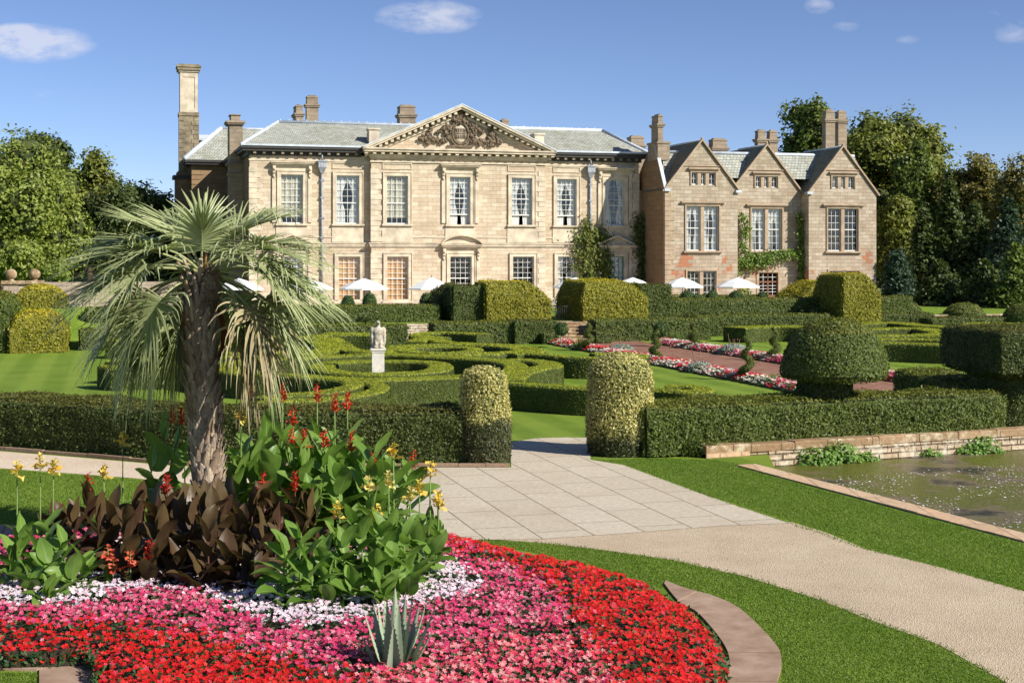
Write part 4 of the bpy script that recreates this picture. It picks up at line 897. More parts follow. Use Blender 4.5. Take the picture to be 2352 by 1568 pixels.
# windows and hoods
names = {0: 'ground floor', 1: 'upper floor'}
for w in win:
    s0, s1, lv, t, st, hd, br = w; z0, z1 = W1 if lv else W0
    ww = window(mz, s0, s1, z0, z1, t, 4, 7 if lv else 8, st, br, lift=(.85 if st == 'drape' and (t == TC or s0 > 10) else 0.) if lv else 0.)
    if hd:
        g = Geo()
        if hd == 'flat': hood(g, s0-.3, s1+.3, 13.12, t, h=1.0)
        if hd in ('tri', 'seg'):
            hood(g, s0-.3, s1+.3, 5.95, t, h=.9); a, b, zc = s0-.92, s1+.92, 6.3; n = 13; rise = .78
            prof = [(a+(b-a)*i/(n-1), zc+rise*((1-abs(2*i/(n-1)-1)) if hd == 'tri' else (1-(2*i/(n-1)-1)**2)**.8)) for i in range(n)]
            V = [(x, t-.5, z) for x, z in prof]+[(x, t-.5, z+.14) for x, z in prof]+[(x, t, z) for x, z in prof]+[(x, t, z+.14) for x, z in prof]; F_ = []
            for i in range(n-1): F_ += [(i, i+1, n+i+1, n+i), (n+i, n+i+1, 3*n+i+1, 3*n+i), (2*n+i, 2*n+i+1, i+1, i)]
            F_ += [(0, n, 3*n, 2*n), (n-1, 3*n-1, 4*n-1, 2*n-1)]; g.add(V, F_)
            g.add([(x, t-.12, z) for x, z in prof], [tuple(range(n))]); 
        g.build('window_hood', M['trim'], mz)
# cornices
def cornice(g, s0, s1, t, z, mod=True, step=.72):
    g.box(s0-.15, s1+.15, t-.15, t+.05, z-.55, z-.40); g.box(s0-.25, s1+.25, t-.28, t+.05, z-.398, z-.2)
    g.box(s0-.75, s1+.75, t-.8, t+.05, z+.0, z+.2); g.box(s0-.85, s1+.85, t-.92, t+.05, z+.202, z+.34)
    if mod:
        n = int((s1-s0+1.2)/step)
        for i in range(n+1): c = s0-.55+(s1-s0+1.1)*i/n; g.box(c-.14, c+.14, t-.68, t-.282, z-.2, z-.002)
    g.box(s0-.12, s1+.12, t-.13, t+.05, z-.9, z-.8)
g = Geo(); cornice(g, CL, CR, TC, 14.45); 
# raking pediment
ax, az = 2.1, 18.75; fl, fr_, fz = CL-.85, CR+.85, 14.80
def rake(g, o0, o1, t0, t1, m=0):
    for a, sg in ((fl, 1), (fr_, -1)):
        L_ = math.hypot(ax-a, az-fz); dx, dz = (ax-a)/L_, (az-fz)/L_; nx, nz = -dz*sg, dx*sg
        p = lambda k, o: (a+dx*k+nx*o*1., az*0+fz+dz*k+nz*o)
        a0, a1 = p(0, o0), p(0, o1); e = L_
        # mitred at the apex
        def top(o): x = ax; zz = fz+(x-a)*(az-fz)/(ax-a)+o*math.hypot(1, (az-fz)/(ax-a)); return (x, zz)
        b0, b1 = top(o0), top(o1)
        g.loft([[(a0[0], t0, a0[1]), (a0[0], t1, a0[1]), (a1[0], t1, a1[1]), (a1[0], t0, a1[1])], [(b0[0], t0, b0[1]), (b0[0], t1, b0[1]), (b1[0], t1, b1[1]), (b1[0], t0, b1[1])]], m, top=True, bot=True)
rake(g, -.34, -.18, TC-.8, TC+.1); rake(g, -.178, .0, TC-.92, TC+.1); rake(g, -.85, -.62, TC-.22, TC+.1)
for sg in (-1, 1):
    a = fl if sg < 0 else fr_; n = 17
    for i in range(1, n):
        k = i/n; x = a+(ax-a)*k; z = fz+(az-fz)*k-.42; g.box(x-.13, x+.13, TC-.66, TC-.2, z-.22, z+.02)
g.build('pediment_cornice', M['trim'], mz)
g = Geo(); g.add([(CL-.3, TC-.05, 14.79), (CR+.3, TC-.05, 14.79), (ax, TC-.05, az-.6)], [(0, 1, 2)]); g.add([(CL, TC-.02, 13.9), (CR, TC-.02, 13.9), (CR, TC-.02, 14.8), (CL, TC-.02, 14.8)], [(0, 1, 2, 3)]); g.build('tympanum', M['ashlar'], mz)
# carved relief: crowned oval shield, ribbons, garlands
g = Geo(); c0 = SZ(1057, 307, TC-.1); cx, cz = c0; tt_ = TC-.1
g.ball((cx, tt_, cz), (.62, .16, .85), 1, 18, 10)
for r_, k in ((.78, .13), (.98, .10)):
    pts = [(cx+r_*math.cos(a)*.95, tt_-.08, cz+r_*1.22*math.sin(a)) for a in np.linspace(0, 2*math.pi, 26)]; g.tube(pts, k, 6)
for i in range(-3, 4):
    g.box(cx+i*.15-.03, cx+i*.15+.03, tt_-.2, tt_-.05, cz+.12, cz+.45); g.box(cx+i*.15-.03, cx+i*.15+.03, tt_-.2, tt_-.05, cz-.45, cz-.12)
g.box(cx-.5, cx+.5, tt_-.19, tt_-.05, cz-.06, cz+.06)
def blobs(pts, r, k, jit=.12):
    P = catmull(pts, 8)
    for p in P:
        for _ in range(k): q = rng.normal(0, jit, 2); rr = r*rng.uniform(.5, 1.1); g.ball((p[0]+q[0], tt_-.1-rng.uniform(0, .12), p[1]+q[1]), (rr, rr*.9, rr), 0, 7, 5)
blobs([(cx-.35, cz+1.1), (cx-.1, cz+1.35), (cx+.3, cz+1.15)], .17, 2, .16); blobs([(cx-.3, cz+1.55), (cx, cz+1.75), (cx+.35, cz+1.5)], .15, 2, .12)
blobs([(cx, cz+1.2), (cx, cz+1.8)], .16, 2, .12)
for sg in (-1, 1):
    blobs([(cx+sg*1.0, cz-.35), (cx+sg*1.7, cz-.72), (cx+sg*2.5, cz-.62), (cx+sg*2.9, cz-.3)], .15, 3); blobs([(cx+sg*2.75, cz+.5), (cx+sg*2.9, cz-.1), (cx+sg*2.85, cz-.95)], .16, 2, .14)
    blobs([(cx+sg*3.1, cz-.4), (cx+sg*3.7, cz-.6)], .15, 2, .14); blobs([(cx+sg*.95, cz+.4), (cx+sg*1.3, cz+.75), (cx+sg*1.7, cz+.3), (cx+sg*2.1, cz+.1)], .13, 2, .07)
    blobs([(cx+sg*1.0, cz+.7), (cx+sg*1.35, cz+.2), (cx+sg*1.2, cz-.2)], .12, 2, .09)
g.box(cx-1.2, cx+1.2, tt_-.15, tt_, cz-1.2, cz-1.05)
g.build('carved_crest', [M['carving'], M['trim']], mz)
# side cornices (dark gutter)
g = Geo()
def gut(s0, s1, t0, t1, z=14.35):
    g.box(s0-.62, s1+.62, t0-.62, t1, z, z+.22); g.box(s0-.75, s1+.75, t0-.75, t1, z+.222, z+.42); g.box(s0-.2, s1+.2, t0-.2, t1, z-.35, z-.002)
gut(SL0, CL-1.0, 0, 24.2); gut(CR+1.0, SR0-.0, 0, 24.2)
g.build('eaves_gutter', M['gutter'], mz)
g = Geo()
for a, b in ((SL0, CL-.9), (CR+.9, SR0)):
    n = int((b-a)/.75)
    for i in range(n): c = a+(b-a)*(i+.5)/n; g.box(c-.12, c+.12, -.5, -.202, 14.12, 14.346)
g.build('eaves_brackets', M['trimdark'], mz)
g = Geo(); g.box(SL0-.6, -20.9+.0, 0, 0, 0, 0) if False else None
g2_ = Geo(); g2_.box(-20.7, -16.3, LWT-.6, LWT+11.6, 14.5, 14.72); g2_.box(-20.85, -16.3, LWT-.75, LWT+11.7, 14.722, 14.95); g2_.build('rear_gutter', M['gutter'], mz)
# roofs
def hip(g, s0, s1, t0, t1, ze, zr, r0, r1, tr_, m=0):
    v = [(s0, t0, ze), (s1, t0, ze), (s1, t1, ze), (s0, t1, ze), (r0, tr_, zr), (r1, tr_, zr)]
    g.add(v, [(0, 1, 5, 4), (1, 2, 5), (2, 3, 4, 5), (3, 0, 4)], m)
e0, e1 = SL0-.8, SR0+.8
g = Geo(); hip(g, e0, e1, -.8, 11.6, 14.78, 17.4, -13.4, 18.0-.2, 5.4); 
hip(g, e0, e1, 10.8, 24.4, 14.78, 17.2, -13.4, 17.6, 17.5)
g.build('main_roof', M['slate'], mz)
g = Geo(); hip(g, -20.9, -8, LWT-.8, LWT+11.8, 14.96, 18.6, -16.9, -10, LWT+4.5); g.build('rear_roof', M['slate'], mz)
def roll(g, p, q, r=.13): g.tube([p, q], r, 6)
g = Geo(); roll(g, (-13.4, 5.4, 17.44), (17.8, 5.4, 17.44), .17); roll(g, (e0, -.8, 14.84), (-13.4, 5.4, 17.46), .16); roll(g, (e1, -.8, 14.84), (17.8, 5.4, 17.46), .16)
roll(g, (-20.9, LWT-.8, 15.), (-16.9, LWT+4.5, 18.65), .26); roll(g, (-16.9, LWT+4.5, 18.65), (-10, LWT+4.5, 18.65), .12)
g.box(e0, CL-1.0, -.83, -.1, 14.775, 14.94); g.box(CR+1.0, e1, -.83, -.1, 14.775, 14.94)
for i in range(40): s = -13.2+31*i/39; g.ball((s, 5.4, 17.64), .07, 0, 6, 4)
rake(g, .002, .09, TC-.96, TC+.4)
g.build('lead_flashing', M['lead'], mz)
# pediment roof running back
g = Geo(); g.add([(fl-.02, TC-.5, fz+.02), (ax, TC-.5, az+.06), (ax, 5.3, az+.06), (fl-.02, 5.3, fz+.02)], [(0, 1, 2, 3)]); g.add([(fr_+.02, TC-.5, fz+.02), (ax, TC-.5, az+.06), (ax, 5.3, az+.06), (fr_+.02, 5.3, fz+.02)], [(0, 1, 2, 3)])
g.add([(fl, 5.3, fz), (fr_, 5.3, fz), (ax, 5.3, az+.05)], [(0, 1, 2)]); g.build('pediment_roof', M['slate'], mz)
for u0, u1, vt, vb in ((845, 872, 295, 325), (1225, 1250, 307, 332)):
    g = Geo(); s0, z1 = SZ(u0, vt, .2); s1 = SZ(u1, vt, .2)[0]; z0 = 14.6; g.box(s0+.08, s1-.08, .0, 1.2, z0, z1-.12); g.box(s0, s1, -.1, 1.3, z1-.118, z1); g.build('parapet_block', M['trim'], mz)
# chimneys
chimney(mz, 915, 960, 241, 9, 1.8, 15.5, lab='broad stone chimney left of the pediment')
chimney(mz, 1150, 1175, 273, 14, 1.2, 15.5, lab='small chimney top just showing right of the pediment')
chimney(mz, 701, 736, 219, 16, 1.3, 15.5, lab='taller chimney behind the left roof')
chimney(mz, 676, 701, 240, 19, 2.6, 15.5, lab='shorter chimney behind the left roof')
chimney(mz, 1447, 1486, 312, 5.5, 1.6, 11.5, lab='chimney with a mossy cap at the right end of the mansion roof')
s0, zt = SZ(520, 261, 6); s1 = SL0; g = Geo()
g.box(s0+.3, s1-.01, 6.2, 8.4, ZB, zt-.95); g.box(s0+.1, s1+.1, 6.0, 8.6, zt-.949, zt-.8); g.box(s0, s1+.2, 5.9, 8.7, zt-.799, zt-.6); g.box(s0+.45, s1-.25, 6.4, 8.2, zt-.599, zt-.08); g.box(s0+.35, s1-.15, 6.3, 8.3, zt-.079, zt)
for z, e in ((12.6, .12), (13.5, .2)): g.box(s0+.3-e, s1-.01, 6.2-e, 8.4, z, z+.18)
g.build('chimney', M['chim'], mz)['label'] = 'broad brown chimney breast against the left side wall'
# tall panelled chimney
t = 25.; s0, zt = SZ(411, 147, t); s1 = SZ(457, 147, t)[0]; zm = SZ(430, 258, t)[1]; g = Geo(); dp = 2.2
g.box(s0+.05, s1-.05, t+.05, t+dp, 13.9, zm-.35, 1); g.box(s0-.35, s1+.05, t-.6, t+dp, TER, 13.2, 2); g.box(s0-.6, s1+.3, t-.8, t+dp+.2, 13.2, 13.55, 3); g.box(s0-.2, s1+.1, t-.2, t+dp, 13.55, 13.9, 2)
z = 14.6; i = 0
while z < zm-.8:
    a = .75 if i % 2 else .5; g.box(s0, s0+a, t, t+.5, z, z+.42, 1); g.box(s1-a, s1, t, t+.5, z, z+.42, 1); z += .46; i += 1
g.box(s0-.02, s1+.02, t-.04, t+dp+.04, zm-.35, zm, 1); g.box(s0+.12, s1-.12, t+.12, t+dp-.1, zm, zt-.9)
for a, b, c, d in ((s0+.12, s0+.40, zm+.02, zt-.92), (s1-.40, s1-.12, zm+.02, zt-.92), (s0+.40, s1-.40, zm+.02, zm+.35), (s0+.40, s1-.40, zt-1.3, zt-.92)): g.box(a, b, t+.06, t+.12, c, d)
for k, (e, z0_, z1_) in enumerate(((.05, zt-.9, zt-.78), (-.08, zt-.779, zt-.6), (-.22, zt-.599, zt-.3), (-.3, zt-.299, zt-.1), (-.1, zt-.099, zt+.02))): g.box(s0+.08+e, s1-.08-e, t+.08+e, t+dp-.08-e, z0_, z1_, 1 if k > 1 else 0)
o = g.build('chimney', [M['trim'], M['trimdark'], M['render'], M['gutter']], mz); o['label'] = 'very tall slender chimney with a pale panelled shaft at far left'
# lead topped dormer beside it
s0, zt = SZ(440, 309, 27.5); s1 = SZ(500, 309, 27.5)[0]; g = Geo(); g.box(s0+.25, s1, 27.7, 30, 14.9, zt-.6); g.box(s0, s1, 27.4, 30.2, zt-.6, zt-.35, 1); g.box(s0+.1, s1, 27.5, 30.1, zt-.349, zt, 1); g.build('dormer', [M['slate'], M['lead']], mz)
# rainwater pipes
for u in (739, 1355):
    s = SZ(u, 400, 0)[0]; g = Geo(); g.tube([(s, -.16, 6.5 if u > 1000 else ZB), (s, -.16, 12.6)], .095, 10); 
    for z in (2.2, 4.2, 6.9, 8.6, 10.4, 11.9):
        if u < 1000 or z > 6.8: g.box(s-.22, s+.22, -.1, -.01, z-.06, z+.06); g.box(s-.14, s+.14, -.28, -.05, z-.07, z+.07)
    g.loft([[(s-.12, -.28, 12.5), (s+.12, -.28, 12.5), (s+.12, -.02, 12.5), (s-.12, -.02, 12.5)], [(s-.34, -.5, 13.0), (s+.34, -.5, 13.0), (s+.34, -.02, 13.), (s-.34, -.02, 13.)]])
    g.box(s-.36, s+.36, -.52, -.02, 13.0, 13.5); g.box(s-.44, s+.44, -.6, -.02, 13.5, 13.62)
    for i in range(5): g.box(s-.30+i*.14, s-.26+i*.14, -.535, -.52, 13.05, 13.45, 1)
    g.tube([(s, -.2, 13.6), (s, -.3, 14.2)], .07, 6); g.build('drainpipe', [M['pipe'], M['lead']], mz)
# ================================================================ GABLED WING
T1, T2 = -5.5, -4.0
gw = empty('gabled_wing', (*O, 0), PH, 'brown sandstone wing with three pointed gables, mullioned windows and tall chimneys', 'house')
gab = [ # s0,s1,apex s,zfoot,zapex,t, upper, main, ground
 (19.9, 27.0, 23.45, 11.25, 15.6, T1), (27.0, 34.2, 30.65, 11.15, 15.45, T2), (34.2, 41.25, 37.7, 11.1, 15.35, T1)]
def Wp(u0, u1, v0, v1, t):
    c = (u0+u1)/2; a = SZ(u0, v0, t)[0]; b = SZ(u1, v0, t)[0]; return (a, b, SZ(c, v1, t)[1], SZ(c, v0, t)[1])
wn_ = [
 [Wp(1588,1643,396,425,T1), Wp(1576,1651,473,576,T1), Wp(1578,1645,622,690,T1)],
 [Wp(1735,1786,405,431,T2), Wp(1726,1796,479,576,T2), Wp(1743,1787,626,692,T2)],
 [Wp(1911,1962,405,433,T1), Wp(1901,1971,479,577,T1), Wp(1904,1973,622,690,T1)]]
g = Geo(); gr_ = Geo(); gc_ = Geo()
for (s0, s1, sa, zf, za, t), hs in zip(gab, wn_):
    walls(g, 0, t, [(ZB, zf, s0, s1, s0, s1), (zf, za, s0, s1, sa, sa)], hs)
    w = (s1-s0)/2
    for a, sg in ((s0, -1), (s1, 1)):
        e = sg*.15; V = [(a+e, t-.12, zf-.02), (sa, t-.12, za+.14), (sa, t+9, za+.14), (a+e, t+9, zf-.02)]
        gr_.add(V, [(0, 1, 2, 3)] if sg > 0 else [(3, 2, 1, 0)])
        # thin coping along verge
        d = np.array([sa-a, za-zf]); d /= np.linalg.norm(d); nv = np.array([-d[1], d[0]])*(1 if sg < 0 else -1)
        p0 = np.array([a+sg*.22, zf-.18]); p1 = np.array([sa, za+.1]); q0, q1 = p0+nv*.14, np.array([sa, za+.1+.14/abs(d[0])])
        gc_.loft([[(p0[0], t-.2, p0[1]), (p0[0], t+.12, p0[1]), (q0[0], t+.12, q0[1]), (q0[0], t-.2, q0[1])], [(p1[0], t-.2, p1[1]), (p1[0], t+.12, p1[1]), (q1[0], t+.12, q1[1]), (q1[0], t-.2, q1[1])]], top=True, bot=True)
    gc_.ball((sa, t-.05, za+.3), (.12, .15, .14), 0, 8, 5)
for s in (27.0, 34.2): g.add([(s, T1, ZB), (s, T2, ZB), (s, T2, 11.2), (s, T1, 11.2)], [(0, 1, 2, 3)])
g.add([(41.25, T1, ZB), (41.25, 3, ZB), (41.25, 3, 11.2), (41.25, T1, 11.2)], [(0, 1, 2, 3)]); g.add([(41.25, -5, 11.2), (41.25, 2.5, 11.2), (41.25, -1.5, 15.)], [(0, 1, 2)])
g.add([(19.9, 3, ZB), (41.25, 3, ZB), (41.25, 3, 11.2), (19.9, 3, 11.2)], [(0, 1, 2, 3)])
g.build('front_wall', M['sandstone'], gw)
# left return with its own gable
g = Geo(); g.add([(19.9, T1, ZB), (19.9, 3, ZB), (19.9, 3, 11.2), (19.9, -1.7, 15.3), (19.9, -3.2, 15.3), (19.9, T1, 11.35)], [(0, 1, 2, 3, 4, 5)]); g.add([(SR0, 0, ZB), (19.9, .0, ZB), (19.9, .0, 11.4), (SR0, 0, 11.4)], [(0, 1, 2, 3)])
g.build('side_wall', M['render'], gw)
g = Geo(); quoins(19.9, 1, T1, ZB+.3, 11.1, hh=.44, w=(.9, .55)); g.build('quoins', M['sandtrim'], gw)
gr_.add([(19.9, T1-.1, 11.2), (41.3, T1-.1, 11.2), (41.3, -1.5, 15.), (19.9, -1.5, 15.)], [(0, 1, 2, 3)]) if False else None
gr_.build('gable_roof', M['slatedark'], gw)
g = Geo(); g.add([(19.95, -5.45, 11.3), (22.2, -5.45, 11.3), (22.2, -3.8, 12.5), (19.95, -3.8, 12.5)], [(0, 1, 2, 3)]); V = [(19.95, -3.8, 12.5), (41.2, -3.8, 12.5), (41.2, -1.5, 14.9), (19.95, -1.5, 14.9), (19.95, 3.2, 11.2), (41.2, 3.2, 11.2)]; g.add(V, [(0, 1, 2, 3), (3, 2, 5, 4)]); g.build('main_roof', M['slate'], gw)
g = Geo(); roll(g, (20.6, -1.5, 14.95), (41.2, -1.5, 14.95), .16)
for (s0, s1, sa, zf, za, t) in gab: roll(g, (sa, t+.15, za+.16), (sa, 2, za+.16), .1)
g.loft([[(19.75, -5.6, 11.25), (20.05, -5.6, 11.25), (20.05, -5.6, 11.45), (19.75, -5.6, 11.45)], [(19.75, -3.2, 15.35), (20.05, -3.2, 15.35), (20.05, -3.2, 15.55), (19.75, -3.2, 15.55)]], top=True, bot=True)
for s, z in ((20.0, 11.1), (27.0, 11.05), (34.2, 11.0)): g.box(s-.25, s+.3, T1-.25, T1+.3, z, z+.22)
g.build('lead_flashing', M['lead'], gw); gc_.build('gable_coping', M['sandtrim'], gw)
for gi, ((s0, s1, sa, zf, za, t), hs) in enumerate(zip(gab, wn_)):
    up, mn, gd = hs
    window(gw, *up, t, 2, 2, 'dark' if gi != 2 else 'half', fr=.12, mat='sandtrim', mull=3, sill=False)
    window(gw, *mn, t, 3, 6, ('drape', 'half', 'dark')[gi], fr=.14, mat='sandtrim', mull=2, sill=True)
    for w, ex in ((up, .35), (mn, .55)): g = Geo(); g.box(w[0]-ex, w[1]+ex, t-.28, t+.02, w[3]+.26, w[3]+.40); g.box(w[0]-ex+.08, w[1]+ex-.08, t-.16, t+.02, w[3]+.14, w[3]+.258); g.build('hood_mould', M['sandtrim'], gw)
    g = Geo()
    g.box(sa-1.9, sa+1.9, t-.1, t+.02, up[3]+.55, up[3]+.62)
    g.build('string_course', M['sandtrim'], gw)
    if gi != 1: window(gw, *gd, t, 3, 4, 'dark', fr=.14, mat='sandtrim', mull=2, sill=False)
# brown glazed door
a, b, z0, z1 = wn_[1][2]; t = T2
g = Geo()
for x0, x1, y0, y1 in ((a-.25, a, z0, z1+.25), (b, b+.25, z0, z1+.25), (a, b, z1, z1+.25)): g.box(x0, x1, t-.06, t+.3, y0, y1)
dd = g.build('doorway', M['sandtrim'], gw); g = Geo(); m_ = (a+b)/2; tb = t+.15; zt = z1-.85
for x0, x1, y0, y1 in ((a, a+.09, z0, z1), (b-.09, b, z0, z1), (a+.09, b-.09, z1-.09, z1), (a+.09, b-.09, zt-.08, zt+.06), (m_-.07, m_+.07, z0, zt-.08), (m_-.04, m_+.04, zt+.06, z1-.09)): g.box(x0, x1, tb-.05, tb+.04, y0, y1)
g.box(a+.09, m_-.07, tb-.02, tb+.02, z0, z0+.6); g.box(m_+.07, b-.09, tb-.02, tb+.02, z0, z0+.6); g.build('door', M['oak'], dd)
g = Geo()
for p, q in ((a+.09, m_-.07), (m_+.07, b-.09)):
    for i in range(1, 4): z = z0+.6+(zt-.08-z0-.6)*i/4; g.box(p, q, tb-.02, tb+.01, z-.02, z+.02)
    g.box((p+q)/2-.02, (p+q)/2+.02, tb-.022, tb+.012, z0+.6, zt-.08); g.box(p, q, tb-.02, tb+.01, (zt+z1)/2-.02, (zt+z1)/2+.02); g.box((p+q)/2-.02, (p+q)/2+.02, tb-.022, tb+.012, zt+.06, z1-.09)
g.build('glazing_bars', M['white'], dd); g = Geo(); g.add([(a, tb+.06, z0), (b, tb+.06, z0), (b, tb+.06, z1), (a, tb+.06, z1)], [(0, 1, 2, 3)]); g.build('pane', M['glass'], dd)
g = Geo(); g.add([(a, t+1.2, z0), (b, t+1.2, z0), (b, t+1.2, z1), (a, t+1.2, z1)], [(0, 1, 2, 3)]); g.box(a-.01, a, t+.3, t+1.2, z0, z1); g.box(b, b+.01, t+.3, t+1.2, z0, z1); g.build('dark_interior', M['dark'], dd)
chimney(gw, 1509, 1529, 262, -3.8, 2.0, 12., lab='tall chimney rising from the left gable end of the wing')
s0 = 19.82; g = Geo(); g.box(19.78, 20.95, -4.0, -1.6, 14.0, 15.5); g.box(19.70, 21.03, -4.08, -1.52, 15.5, 15.7); g.build('chimney_base', M['chim'], gw)
chimney(gw, 1635, 1677, 318, 1.0, 1.4, 12., lab='squat chimney between the first and second gables')
chimney(gw, 1739, 1766, 298, -1.0, 1.1, 12., lab='left stack of the pair behind the middle gable'); chimney(gw, 1766, 1792, 299, -1.0, 1.1, 12., lab='right stack of the pair behind the middle gable')
chimney(gw, 1895, 1924, 252, -2.6, 1.1, 12., lab='left stack of the very tall pair at the right gable'); chimney(gw, 1924, 1951, 254, -1.6, 1.1, 12., lab='right stack of the very tall pair at the right gable')
# climbing plants on the walls
def climber(name, mat, lines, lab, t, cat='climber'):
    g = Geo()
    for pts, w, dens in lines:
        Q = np.array(catmull([SZ(u, v, t) for u, v in pts], 6))
        g.tube([(*LW(s, t-.06), z) for s, z in Q[::2]], .05, 5, 1)
        for a, b in zip(Q[:-1], Q[1:]):
            k = int(np.linalg.norm(b-a)*dens*w)+1; r = rng.random(k)[:,None]; sp = a+(b-a)*r+rng.normal(0, w*.42, (k, 2)); tt_ = t-.08-abs(rng.normal(0, .16+.12*w, k))
            cl = fnoise(np.c_[sp, tt_], 2.2, 5) > -.35; sp = sp[cl]; tt_ = tt_[cl]
            P = np.array([(*LW(s, q), z) for (s, z), q in zip(sp, tt_)]).reshape(-1, 3)
            leaves(g, P, np.tile([B[0]*-1, -B[1], .5], (len(P), 1)), .24, 1., 0, .6)
    return tag(g.build(name, [M[mat], M['bark']]), lab, cat)
climber('wisteria', 'wisteria', [([(1838,686),(1842,640),(1836,590),(1805,585),(1760,592),(1715,598),(1670,606),(1620,609),(1570,612)], .62, 330), ([(1790,588),(1740,602),(1690,612)], .8, 260), ([(1836,590),(1838,545),(1832,490)], .5, 260), ([(1715,598),(1703,560),(1712,530),(1700,490)], .5, 300), ([(1700,600),(1660,620),(1690,628)], .45, 170), ([(1680,690),(1700,665),(1720,680)], .6, 120), ([(1520,610),(1526,660)], .2, 60)], 'green wisteria trained along the gabled wing above the door', T1+1.2)
climber('climbing_plant', 'creeper', [([(1345,690),(1348,620),(1340,570),(1350,530)], 1.35, 420), ([(1352,560),(1343,500)], .25, 160), ([(1385,690),(1385,620),(1372,560),(1378,535)], 1.2, 380)], 'thick yellowish green climber against the mansion beside the drainpipe', -.05)
climber('climbing_plant', 'yewdark', [([(1478,690),(1480,620),(1468,560),(1466,500)], .8, 340), ([(1505,690),(1500,640)], .9, 340), ([(1460,690),(1470,620)], .8, 300)], 'dark shaded climber in the corner between mansion and gabled wing', -.2)
# ================================================================ UMBRELLAS
def umbrella(u, vt, ve, w, lab, t=-13.):
    s, za = SZ(u, vt+3, t); x, y = LW(s, t); R = w/2/F*y; ze = D(u, ve+1, y)[2]
    e = empty('parasol', (x, y, TER), 0, lab, 'parasol', 'white parasols on the terrace'); a = rng.uniform(0, .8); n = 8
    g = Geo(); g.loft([[(R*math.cos(a+6.2832*i/n), R*math.sin(a+6.2832*i/n), ze-TER-.1) for i in range(n)], [(R*math.cos(a+6.2832*i/n), R*math.sin(a+6.2832*i/n), ze-TER) for i in range(n)], [(R*.5*math.cos(a+6.2832*i/n), R*.5*math.sin(a+6.2832*i/n), (ze+za)/2+.08-TER) for i in range(n)], [(.04*math.cos(6.2832*i/n), .04*math.sin(6.2832*i/n), za-TER) for i in range(n)]]); g.build('canopy', M['canvas'], e)
    g = Geo(); g.tube([(0, 0, 0), (0, 0, za-TER)], .03, 8); g.ball((0, 0, za-TER+.08), .06, 0, 8, 6); g.build('pole', M['black'], e)
    g = Geo(); g.loft([circ(0, 0, .32, .02, 14), circ(0, 0, .32, .1, 14), circ(0, 0, .06, .16, 14)]); g.build('base', M['black'], e)
    g = Geo()
    for i in range(n): q = a+6.2832*i/n; g.tube([(0, 0, za-TER-.12), (R*.97*math.cos(q), R*.97*math.sin(q), ze-TER-.03)], .012, 4)
    g.build('ribs', M['oak'], e)
for u, w, lab, vt in [(549,118,'white parasol seen through the fronds right of the palm trunk',636),(708,114,'white parasol whose right edge shows past the drooping palm fronds',636),(836,113,'white parasol before the shuttered windows, first clear one from the left',636),(991,108,'white parasol left of the dark yew blocks',634),(1321,104,'white parasol behind and left of the golden yew right of the steps',634),(1453,100,'white parasol in the corner before the gabled wing',634),(1567,97,'white parasol before the mullioned ground floor window',634),(1694,102,'rightmost white parasol, left of the brown door',634)]:
    umbrella(u, vt, 661 if u < 1200 else 657, w, lab)
# iron chair at top of the steps
def chair():
    s, z = SZ(1274, 729, -33.5); x, y = LW(s, -33.5); e = empty('garden_chair', (x, y, TER), .6, 'pale metal garden chair at the top of the steps between the yews', 'chair')
    g = Geo(); g.box(-.22, .22, -.22, .22, .43, .46); g.build('seat', M['lead'], e)
    g = Geo(); g.tube([(-.22, .2, .45), (-.22, .28, 1.2), (.22, .28, 1.2), (.22, .2, .45)], .018, 6)
    for i in range(4): g.tube([(-.14+i*.09, .21, .46), (-.14+i*.09, .28, 1.18)], .010, 5)
    g.build('backrest', M['lead'], e)
    for a in (-1, 1):
        for b in (-1, 1): g = Geo(); g.tube([(a*.2, b*.2, .44), (a*.23, b*.24, 0)], .016, 6); g.build('leg', M['lead'], e)
chair()
def rail():
    s = SZ(1268, 700, -36)[0]; e = empty('step_railing', (*LW(s, -37), TER), PH, 'thin black iron railing beside the top of the steps', 'railing'); g = Geo()
    for i in range(8): g.tube([(i*.13, 0, -.1), (i*.13, 0, .95)], .012, 5)
    g.tube([(0, 0, .95), (.92, 0, .95)], .016, 5); g.build('bars', M['black'], e)
rail()
# ================================================================ FLOWER BED
bed_px = [(1010,1238),(1120,1262),(1240,1290),(1380,1322),(1500,1362),(1590,1412),(1650,1475),(1672,1530),(1668,1590),(1640,1680),(1500,1780),(900,1800),(400,1760),(225,1660),(215,1570),(212,1528),(190,1512),(0,1518),(-160,1512),(-260,1420),(-200,1320),(-40,1262),(300,1225),(700,1212)]
bed = PX(bed_px, .12)
def polydist(P, poly):
    d = np.full(len(P), 1e9); n = len(poly)
    for i in range(n):
        a = np.array(poly[i]); b = np.array(poly[(i+1) % n]); ab = b-a; t = np.clip(((P-a)@ab)/(ab@ab), 0, 1); d = np.minimum(d, np.linalg.norm(P-(a+t[:,None]*ab), axis=1))
    return d
def mound(P): e = np.minimum(polydist(P, bed), 1.0); return .10+.24*np.clip(e/.45, 0, 1)**.6+.05*fnoise(np.c_[P, np.zeros(len(P))], 1.7, 2)+.035*fnoise(np.c_[P, np.zeros(len(P))], 7., 4)
def to_px(P, z): return 1176+P[:,0]/P[:,1]*F, 590+(H-z)/P[:,1]*F
